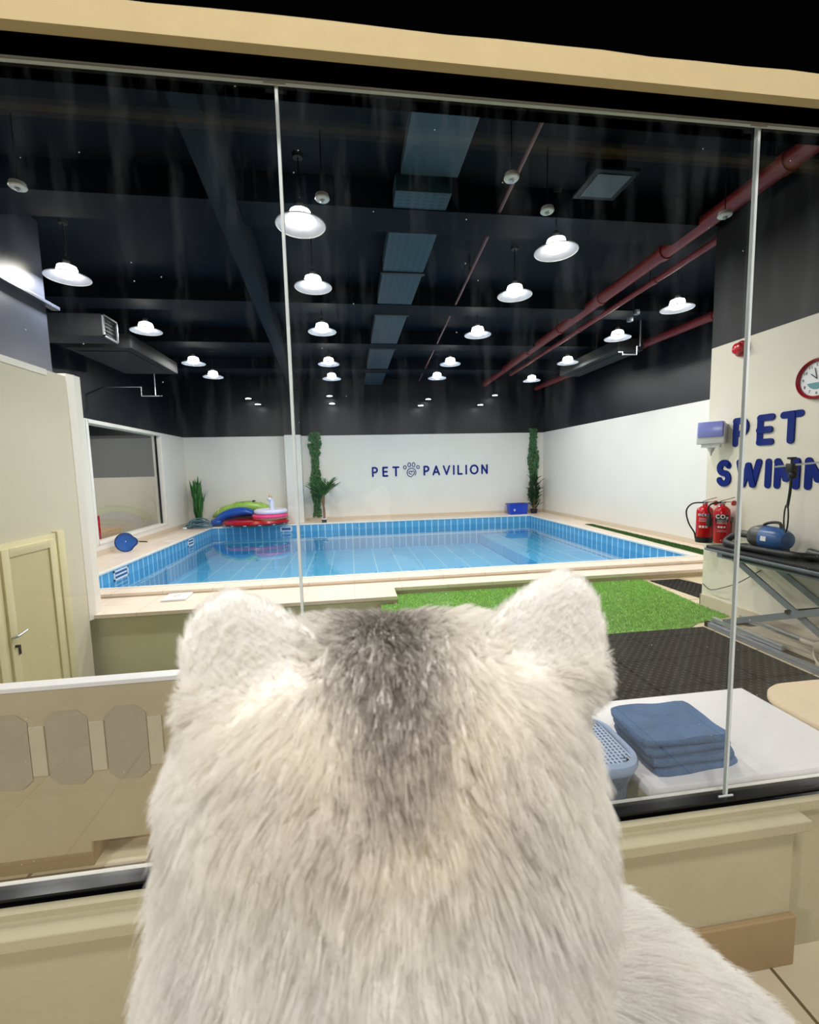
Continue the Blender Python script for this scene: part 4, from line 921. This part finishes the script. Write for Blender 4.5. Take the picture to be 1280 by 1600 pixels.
for k in range(9):
    x = -0.72 + k * 0.18; m.tube([(x, 0.15 * math.cos(a) , 0.148 * math.sin(a) - 0.30 * x * x) for a in [PI * i / 10 for i in range(11)]], 0.008, 5)
obj('seam', m, pm('lime_seam', (206, 222, 128), 0.3), t)
m = MB(); m.ell((0.22, 0, 0.15), (0.05, 0.03, 0.022)); obj('valve', m, 'potdark', t)
t = thing('pool_float', 'folded royal blue float in front of the lime float', 'pool float', (-3.20, 12.66, DK + 0.03), 0, 'inflatable floats piled by the pool')
P = [(-0.62, 0.10), (-0.42, 0.27), (-0.1, 0.38), (0.25, 0.41), (0.48, 0.36)]
m = MB(); Rr = []
for (x, z), r_ in zip([(q.x, q.z) for q in bez([(a, 0, b) for a, b in P], 6)], [0.10 + 0.09 * math.sin(PI * i / 24) for i in range(25)]):
    Rr.append([(x + 0.0 * math.sin(a), 0.17 * math.cos(a), z - 0.06 + r_ * 0.75 * math.sin(a)) for a in [2 * PI * j / 20 for j in range(20)]])
m.rings(Rr); pillow(m, (-0.52, 0, 0.09), 0.16, 0.17, 0.09); obj('float_body', m, 'bluefloat', t)
t = thing('pool_float', 'glossy dark red round float overhanging the pool edge', 'pool float', (-2.60, 12.32, DK + 0.012), 0, 'inflatable floats piled by the pool')
m = MB(); m.lathe([(0.02, 0.03), (0.5, 0.02), (0.66, 0.05), (0.70, 0.10), (0.66, 0.165), (0.5, 0.19), (0.02, 0.18)], n=48); m.v = [(x * 1.26, y * 0.78, z) for x, y, z in m.v]; obj('float_body', m, 'redfloat', t)
m = MB()
for k in range(14):
    a = 2 * PI * k / 14; m.prism([(-0.035, 0), (0.035, 0), (0.03, 0.022), (-0.03, 0.022)], 0, 0.004, lambda u, v, dd, a=a: ((0.668 + v * 0.9 + dd) * math.cos(a + u / 0.68), (0.668 + v * 0.9 + dd) * math.sin(a + u / 0.68), 0.045 + v * 1.2))
m.v = [(x * 1.26, y * 0.78, z) for x, y, z in m.v]; obj('white_patches', m, 'whitefloat', t, False)
m = MB(); m.lathe([(0.3, 0.0), (0.5, 0.0), (0.66, 0.045), (0.5, 0.035), (0.3, 0.03)], n=40, cap=True, c=(0, 0, -0.005)); m.v = [(x * 1.26, y * 0.78, z) for x, y, z in m.v]; obj('float_underside', m, pm('green_float', (20, 130, 84), 0.3), t)
t = thing('pool_float', 'bright pink ring float lying on the red one', 'pool float', (-2.22, 12.30, 0.43), 0, 'inflatable floats piled by the pool')
m = MB(); m.torus((0, 0, 0), 0.42, 0.055, 44, 12); obj('float_body', m, 'pinkfloat', t)
m = MB(); m.torus((0, 0, -0.045), 0.42, 0.035, 44, 10); obj('gold_band', m, 'gold', t)
t = thing('pool_float', 'white unicorn ring float on top of the pink ring', 'pool float', (-2.20, 12.30, 0.55), 0, 'inflatable floats piled by the pool')
m = MB(); m.torus((0, 0, 0), 0.38, 0.065, 44, 12); obj('float_body', m, 'whitefloat', t)
m = MB(); m.tube([(0.08, -0.26, 0.03), (0.085, -0.26, 0.18), (0.08, -0.27, 0.30), (0.06, -0.28, 0.37)], [0.07, 0.062, 0.06, 0.045], 14); m.ell((0.04, -0.30, 0.345), (0.075, 0.055, 0.05)); obj('unicorn_neck', m, 'whitefloat', t)
m = MB(); m.lathe([(0.018, 0), (0.003, 0.10)], (0.03, -0.29, 0.385), 10); obj('horn', m, 'gold', t)
for sx in (-1, 1):
    m = MB(); m.lathe([(0.016, 0), (0.003, 0.05)], (0.085, -0.28 + sx * 0.03, 0.385), 8); obj('ear', m, 'gold', t)
m = MB(); m.ell((0.0, -0.345, 0.35), (0.008, 0.008, 0.01), 10, 6); obj('eye', m, 'black', t)
# skimmer net, skimmer fittings and lids
t = thing('skimmer_net', 'blue leaf skimmer net leaning on the left pool deck', 'net', (-4.33, 8.95, DK))
t.rotation_euler = (math.radians(8), 0, math.radians(20))
m = MB(); P = [(0.17 * math.cos(a), 0, 0.19 + 0.18 * math.sin(a)) for a in [2 * PI * i / 30 for i in range(30)]]; P = [(x, y, z) if x < 0.1 else (x * 1.15, y, 0.19 + (z - 0.19) * 0.7) for x, y, z in P]; m.tube(P, 0.012, 8, closed=True); obj('net_frame', m, pm('net_frame_blue', (14, 50, 110), 0.4), t)
m = MB(); R = []
for s_, yy in ((0.98, 0), (0.7, 0.03), (0.35, 0.05), (0.05, 0.055)): R.append([(x * s_, y + yy, 0.19 + (z - 0.19) * s_) for x, y, z in P])
m.rings(R, cap=False); obj('net_bag', m, 'netblue', t)
m = MB().tube([(0.18, 0, 0.19), (0.36, 0.02, 0.16)], 0.012, 8); obj('handle_stub', m, 'black', t)
def skim(label, y0, y1):
    t = thing('pool_skimmer', label, 'skimmer', (PX0, y0, 0), 0, 'white skimmer openings in the pool wall'); L = y1 - y0
    m = MB()
    for a, b in (((0, 0, -0.055), (0.012, L, -0.03)), ((0, 0, 0.075), (0.012, L, 0.10)), ((0, 0, -0.055), (0.012, 0.03, 0.10)), ((0, L - 0.03, -0.055), (0.012, L, 0.10))): m.box(a, b)
    obj('frame', m, 'whiteplastic', t, False)
    m = MB(); m.box((0, 0.03, -0.03), (0.004, L - 0.03, 0.075)); obj('mouth', m, 'dryerblue', t, False)
    m = MB(); m.box((0.003, 0.05, 0.01), (0.010, L - 0.05, 0.035)); obj('flap', m, 'whiteplastic', t, False)
skim('white skimmer opening in the left pool wall, nearer one', 7.35, 7.80); skim('white skimmer opening in the left pool wall, farther one', 10.55, 10.92)
t = thing('pool_skimmer', 'white skimmer opening below the red float in back pool wall', 'skimmer', (-1.98, PY1, 0), 0, 'white skimmer openings in the pool wall')
m = MB(); m.box((0, -0.012, -0.03), (0.32, 0, 0.10)); obj('frame', m, 'whiteplastic', t, False)
m = MB(); m.box((0.04, -0.016, 0.0), (0.28, -0.011, 0.07)); obj('mouth', m, 'dryerblue', t, False)
t = thing('access_cover', 'loose white square skimmer lid on the front deck step', 'lid', (-2.16, 5.56, 0.10), 0.05)
m = MB(); m.box((-0.14, -0.15, 0), (0.14, 0.15, 0.025), 0.006); obj('lid_plate', m, 'whiteplastic', t)
m = MB(); m.torus((0, 0, 0.026), 0.035, 0.003, 24, 6); obj('finger_ring', m, 'riser', t)
m = MB(); m.box((-4.10, 10.05, DK), (-3.92, 10.22, DK + 0.008), 0.003); tag(obj('skimmer_cover', m, 'whiteplastic'), 'flat white square skimmer cover on the left pool deck', 'lid')
# shelf seen through the left window
t = thing('low_shelf', 'pale wooden shelf with red end post behind the left window', 'shelf', (-5.10, 9.07, 0))
m = MB(); m.box((-0.2, 0.07, 0.495), (0.25, 0.83, 0.52)); m.box((-0.2, 0.07, 0.38), (0.25, 0.83, 0.40)); m.box((0.235, 0.07, 0.40), (0.25, 0.83, 0.495)); m.box((-0.2, 0.81, 0.40), (0.235, 0.83, 0.495)); obj('shelf_box', m, 'wood', t, False)
for y, z1 in ((0.0, 0.85), (0.76, 0.38)):
    m = MB(); m.box((0.18, y, 0), (0.25, y + 0.07, z1)); obj('post', m, 'red' if y == 0 else 'wood', t, False)

# ------------------------------------------------------------------ outside: porch light
t = thing('porch_light', 'round white porch light outside above the window', 'light', (0.1, -0.9, 4.45))
m = MB(); m.lathe([(0.32, 0.0), (0.36, 0.03), (0.36, 0.08)], n=36); obj('housing', m, 'whiteplastic', t)
m = MB(); m.lathe([(0.02, -0.03), (0.30, -0.01), (0.31, 0.0)], n=36); obj('diffuser', m, 'lit', t)
ad = bpy.data.lights.new('porch_lamp', 'AREA'); ad.shape = 'DISK'; ad.size = 0.6; ad.energy = OUT_W; ad.color = (1.0, 0.975, 0.94)
ao = bpy.data.objects.new('porch_lamp', ad); ao.location = (0, 0, -0.05); link(ao, t)
m = MB(); m.tube([(0.1, -0.9, 4.53), (0.1, -0.9, 5.2)], 0.03, 10); m.tube([(0.1, -0.9, 5.2), (0.1, -3.8, 5.2), (0.1, -3.8, 0)], 0.04, 10); o = obj('light_post', m, 'black'); tag(o, 'tall black post arm that carries the porch light', 'post')

for nx_, (lx_, lab_) in enumerate(((-4.2, 'added fill light outside to the left behind the viewer'), (5.0, 'added fill light outside to the right behind the viewer'))):  # unseen side lights added to brighten the dog's back and the sill
    t = thing('added_fill_light', lab_, 'light', (lx_, -1.3, 2.6), math.atan2(1.6, -lx_) - PI / 2)
    m = MB(); m.box((-0.30, -0.06, -0.22), (0.30, 0.0, 0.22), 0.02); obj('housing', m, 'whiteplastic', t)
    m = MB(); m.box((-0.27, 0.0, -0.19), (0.27, 0.02, 0.19), 0.004); obj('diffuser', m, 'lit', t)
    m = MB(); m.tube([(0, -0.05, -0.2), (0, -0.05, -2.6)], 0.03, 10); obj('post', m, 'black', t)
    sl = bpy.data.lights.new('fill_lamp', 'AREA'); sl.shape = 'RECTANGLE'; sl.size = 0.54; sl.size_y = 0.38; sl.energy = SIDE_W; sl.color = (1.0, 0.98, 0.955)
    so = bpy.data.objects.new('fill_lamp', sl); so.location = (0, 0.03, 0); so.rotation_euler = (math.radians(80), 0, 0); link(so, t)

# ------------------------------------------------------------------ the dog
dog_mb = MB()
def chain(P, n=7):
    """overlapping ellipsoids along a path of (x, y, z, rx, ry, rz)"""
    for a, b in zip(P[:-1], P[1:]):
        for i in range(n + 1):
            t = i / n; q = [a[k] * (1 - t) + b[k] * t for k in range(6)]; dog_mb.ell(q[:3], q[3:], 24, 14)
HX = 0.032
# head
chain([(HX - 0.055, 0.315, 1.434, 0.062, 0.085, 0.052), (HX + 0.055, 0.315, 1.430, 0.062, 0.085, 0.052)], 6)
chain([(HX, 0.31, 1.40, 0.118, 0.095, 0.062), (HX, 0.30, 1.36, 0.128, 0.100, 0.06)], 3)
# muzzle
chain([(HX, 0.38, 1.40, 0.060, 0.06, 0.050), (HX, 0.46, 1.372, 0.034, 0.045, 0.033), (HX, 0.49, 1.368, 0.028, 0.030, 0.026)], 5)
# neck and ruff
chain([(0.022, 0.298, 1.43, 0.134, 0.085, 0.04), (0.020, 0.295, 1.40, 0.146, 0.095, 0.05), (0.022, 0.295, 1.35, 0.149, 0.10, 0.06), (0.018, 0.290, 1.30, 0.151, 0.108, 0.07), (-0.004, 0.295, 1.20, 0.153, 0.118, 0.08), (0.0, 0.31, 1.08, 0.142, 0.13, 0.10)], 6)
# chest, torso sloping down to the hips on the right
chain([(0.0, 0.31, 1.10, 0.14, 0.13, 0.11), (-0.02, 0.33, 1.00, 0.13, 0.13, 0.12), (0.03, 0.33, 0.92, 0.12, 0.12, 0.10)], 5)
chain([(0.03, 0.32, 1.10, 0.13, 0.125, 0.12), (0.18, 0.325, 1.05, 0.14, 0.13, 0.14), (0.31, 0.34, 0.92, 0.145, 0.135, 0.14), (0.34, 0.34, 0.80, 0.14, 0.14, 0.12)], 7)
# front legs and paws (facing left), hind legs folded
for y in (0.25, 0.40):
    chain([(-0.03, y, 0.96, 0.055, 0.045, 0.07), (-0.045, y, 0.80, 0.036, 0.034, 0.05), (-0.05, y, 0.68, 0.030, 0.030, 0.04), (-0.075, y, 0.665, 0.045, 0.034, 0.024)], 6)
for y in (0.22, 0.46):
    chain([(0.33, y, 0.80, 0.12, 0.055, 0.09), (0.22, y, 0.74, 0.07, 0.045, 0.06), (0.30, y, 0.675, 0.05, 0.034, 0.03), (0.17, y, 0.665, 0.05, 0.036, 0.026)], 5)
# tail
chain([(0.45, 0.34, 0.72, 0.05, 0.05, 0.05), (0.54, 0.32, 0.69, 0.05, 0.05, 0.042), (0.60, 0.26, 0.69, 0.045, 0.05, 0.042), (0.60, 0.18, 0.685, 0.03, 0.04, 0.032)], 5)
# ears: cupped, rounded triangles
def ear(s):
    cx = HX + s * 0.088; P = []
    for i in range(17):
        t = i / 16; z = 1.435 + 0.085 * t; half = 0.042 * (1 - t ** 2.6) ** 0.6 + 0.013; cx2 = cx + s * (0.004 + 0.016 * t * t)
        dog_mb.ell((cx2, 0.285 - 0.008 * t, z), (half, 0.015 - 0.006 * t, 0.012), 20, 10)
ear(-1); ear(1)
base = bpy.data.objects.new('dogbase', dog_mb.mesh('dogbase')); C.objects.link(base)
md = base.modifiers.new('r', 'REMESH'); md.mode = 'VOXEL'; md.voxel_size = 0.0065
ms = base.modifiers.new('s', 'SMOOTH'); ms.factor = 0.5; ms.iterations = 6
bpy.context.view_layer.update()
dme = bpy.data.meshes.new_from_object(base.evaluated_get(bpy.context.evaluated_depsgraph_get())); dme.name = 'dog_body'
bpy.data.objects.remove(base)
dme.shade_smooth()
dog = thing('dog', 'fluffy white husky-like dog seen from behind, grey patch on its crown', 'dog', (0.0, 0.32, 0.64))
off = Vector((0.0, 0.32, 0.64))

def coat(p):
    """coat colour: white with a dark grey-brown saddle patch on the crown narrowing down the nape, cream round it"""
    x, y, z = p[:, 0] - HX + 0.012, p[:, 1], p[:, 2]
    s = np.clip((z - 1.37) / 0.11, 0, 1)                       # 0 at nape, 1 at crown
    wdt = 0.012 + 0.021 * s
    d = np.exp(-(x / wdt) ** 2) * np.clip((z - 1.41) / 0.06, 0, 1) ** 0.8
    c = np.exp(-((x) / 0.085) ** 2) * np.exp(-((z - 1.43) / 0.05) ** 2)
    return np.clip(d, 0, 1), np.clip(c, 0, 1)
def coatcol(p, rnd=None):
    d, c = coat(p); n = len(p)
    if rnd is None: rnd = np.full(n, 0.97)
    white = np.array(lin((251, 249, 244))); cream = np.array(lin((244, 230, 206))); dark = np.array(lin((122, 110, 102))); grey = np.array(lin((205, 202, 200)))
    cc = white[None] * (1 - 0.45 * c[:, None]) + cream[None] * 0.45 * c[:, None]
    patchy = 0.5 + 0.5 * np.sin(p[:, 0] * 61 + 3 * np.sin(p[:, 2] * 37)) * np.sin(p[:, 2] * 53 + p[:, 1] * 41)
    g = np.clip((patchy * 0.25 + (rnd - 0.5) * 0.3) * (p[:, 2] < 1.44), 0, 0.4); cc = cc * (1 - g[:, None]) + grey[None] * g[:, None]
    blot = 0.75 + 0.25 * np.sin(p[:, 0] * 310 + 2 * np.sin(p[:, 1] * 170)) * np.sin(p[:, 1] * 260 + p[:, 2] * 190)
    k = np.where(rnd < d * blot * 0.85, 0.85, d * 0.28)[:, None]
    return cc * (1 - k) + dark[None] * k
V = np.array([v.co[:] for v in dme.vertices])
ca = dme.color_attributes.new('coat', 'FLOAT_COLOR', 'POINT')
col = coatcol(V); ca.data.foreach_set('color', np.concatenate([col, np.ones((len(V), 1))], 1).astype(np.float32).ravel())
for v in dme.vertices: v.co = v.co - off
def fur_mat(name, trans):
    k = NT(name); at = k.n('ShaderNodeAttribute'); at.attribute_name = 'coat'
    b = k.n('ShaderNodeBsdfPrincipled'); b.inputs['Roughness'].default_value = 0.7; b.inputs['Specular IOR Level'].default_value = 0.15
    k.l(at.outputs['Color'], b.inputs['Base Color'])
    if trans:
        tr = k.n('ShaderNodeBsdfTranslucent'); k.l(at.outputs['Color'], tr.inputs[0]); mx = k.n('ShaderNodeMixShader'); mx.inputs[0].default_value = 0.5
        k.l(b.outputs[0], mx.inputs[1]); k.l(tr.outputs[0], mx.inputs[2]); k.l(mx.outputs[0], k.out.inputs[0])
    else: k.l(b.outputs[0], k.out.inputs[0])
    return k.m
M['skin'] = fur_mat('dog_undercoat', False); M['fur'] = fur_mat('dog_fur', True)
body = bpy.data.objects.new('dog_body', dme); dme.materials.append(M['skin']); link(body, dog)
m = MB(); m.ell((HX, 0.51, 1.375), (0.017, 0.012, 0.013), 16, 10); m.v = [tuple(Vector(v) - off) for v in m.v]; obj('nose', m, 'black', dog)
for s in (-1, 1):
    m = MB(); m.ell((HX + s * 0.042, 0.408, 1.428), (0.012, 0.010, 0.011), 14, 8); m.v = [tuple(Vector(v) - off) for v in m.v]; obj('eye', m, 'black', dog)

# fur strands as tapering hair curves
NF = 170000
dme.calc_loop_triangles()
T = np.array([t.vertices[:] for t in dme.loop_triangles]); VL = V  # world positions
A, B, Cc = V[T[:, 0]], V[T[:, 1]], V[T[:, 2]]; nrm = np.cross(B - A, Cc - A); area = np.linalg.norm(nrm, axis=1) / 2; nrm /= (2 * area[:, None] + 1e-12)
cen = (A + B + Cc) / 3
wgt = area * np.where(cen[:, 2] > 0.98, 1.0, 0.12) * np.where((cen[:, 1] > 0.36), 0.35, 1.0) * np.where((cen[:, 2] > 1.40), 1.9, 1.0)
pick = rng.choice(len(T), NF, p=wgt / wgt.sum()); r1 = np.sqrt(rng.random(NF)); r2 = rng.random(NF)
Pp = A[pick] * (1 - r1)[:, None] + B[pick] * (r1 * (1 - r2))[:, None] + Cc[pick] * (r1 * r2)[:, None]
vn = np.zeros_like(V)
for k in range(3): np.add.at(vn, T[:, k], nrm * area[:, None])
vn /= np.linalg.norm(vn, axis=1)[:, None] + 1e-9
Nn = vn[T[pick, 0]] * (1 - r1)[:, None] + vn[T[pick, 1]] * (r1 * (1 - r2))[:, None] + vn[T[pick, 2]] * (r1 * r2)[:, None]
Nn /= np.linalg.norm(Nn, axis=1)[:, None]
x, y, z = Pp.T
head = np.clip((z - 1.36) / 0.06, 0, 1)
isear = (np.abs(x - HX) > 0.05) & (z > 1.47)
earw = np.clip((z - 1.452) / 0.02, 0, 1) * np.clip((np.abs(x - HX) - 0.050) / 0.022, 0, 1) * np.clip(1 - (np.abs(y - 0.282) - 0.017) / 0.012, 0, 1)
c0 = np.array([HX, 0.36, 1.50])
flow = Pp - c0; flow /= np.linalg.norm(flow, axis=1)[:, None]; flow[:, 2] -= 0.45 * (1 - head); 
tors = np.clip((x - 0.14) / 0.06, 0, 1) * (z < 1.26)
flow = flow * (1 - tors)[:, None] + np.array([0.75, -0.1, -0.55])[None] * tors[:, None]
flow = flow * (1 - earw)[:, None] + np.stack([0.25 * np.sign(x - HX), -0.05 + 0 * x, 1 + 0 * x], 1) * earw[:, None]
nsx = np.sin(x * 47 + 2.1 * np.sin(z * 39 + 1)) + 0.6 * np.sin(x * 113 + z * 71); nsz = np.sin(z * 43 + 2.3 * np.sin(x * 51 + 2)) + 0.6 * np.sin(z * 127 - x * 59)
flow[:, 0] += 0.22 * nsx * (1 - earw); flow[:, 2] += 0.16 * nsz * (1 - earw)
flow -= (flow * Nn).sum(1)[:, None] * Nn; flow /= np.linalg.norm(flow, axis=1)[:, None] + 1e-9
Ln = (0.032 * (1 - head) + 0.018 * head) * (1 - earw) + 0.0085 * earw
Ln = Ln * (1 + 0.25 * tors) * rng.uniform(0.65, 1.15, NF)
Ln *= np.where(z < 0.75, 0.4, 1.0) * np.where((y > 0.42) & (z > 1.33), 0.25, 1.0)
lift = 0.70 - 0.22 * earw
jit = rng.normal(0, 0.16, (NF, 3))
NS = 6
pts = np.zeros((NF, NS, 3)); pts[:, 0] = Pp - Nn * 0.002
d = Nn * lift[:, None] + flow * 0.55 + jit; d /= np.linalg.norm(d, axis=1)[:, None]
for k in range(1, NS):
    pts[:, k] = pts[:, k - 1] + d * (Ln / (NS - 1))[:, None]
    d = d + flow * 0.30 + rng.normal(0, 0.05, (NF, 3)); d[:, 2] -= 0.05; d /= np.linalg.norm(d, axis=1)[:, None]
# clumps
NC = 6500
ci = rng.choice(NF, NC, replace=False); kd = KDTree(NC)
for i, q in enumerate(ci): kd.insert(Pp[q], i)
kd.balance()
near = np.array([ci[kd.find(p)[1]] for p in Pp])
cl = (np.linspace(0, 1, NS) ** 1.4)[None, :, None] * (0.5 * (1 - 0.45 * earw))[:, None, None]
ctr = pts[near]; scale_ = 1.0
pts = pts * (1 - cl) + (ctr + (pts[:, :1] - ctr[:, :1]) * 0.15) * cl
rad = np.linspace(1.0, 0.15, NS)[None] * (np.where(earw > 0.5, 0.00022, 0.00030))[:, None]
rnd = rng.random(NF); fc = coatcol(Pp, rnd)
hc = bpy.data.hair_curves.new('fur'); hc.add_curves([NS] * NF)
hc.points.foreach_set('position', (pts - np.array(off)[None, None]).astype(np.float32).ravel())
try: hc.points.foreach_set('radius', rad.astype(np.float32).ravel())
except Exception:
    ra = hc.attributes.get('radius') or hc.attributes.new('radius', 'FLOAT', 'POINT'); ra.data.foreach_set('value', rad.astype(np.float32).ravel())
at = hc.attributes.new('coat', 'FLOAT_COLOR', 'CURVE'); at.data.foreach_set('color', np.concatenate([fc, np.ones((NF, 1))], 1).astype(np.float32).ravel())
hc.materials.append(M['fur'])
ho = bpy.data.objects.new('fur', hc); link(ho, body)

# the seat under the dog, below the frame
t = thing('bench', 'dark wooden bench outside the window on which the dog sits', 'bench', (0.2, 0.30, 0))
m = MB(); m.box((-0.45, -0.22, 0.60), (0.50, 0.26, 0.638), 0.006); obj('bench_top', m, 'wood', t)
for sx in (-0.40, 0.45):
    for sy in (-0.18, 0.22):
        m = MB(); m.box((sx - 0.025, sy - 0.025, 0), (sx + 0.025, sy + 0.025, 0.60)); obj('leg', m, 'wood', t, False)
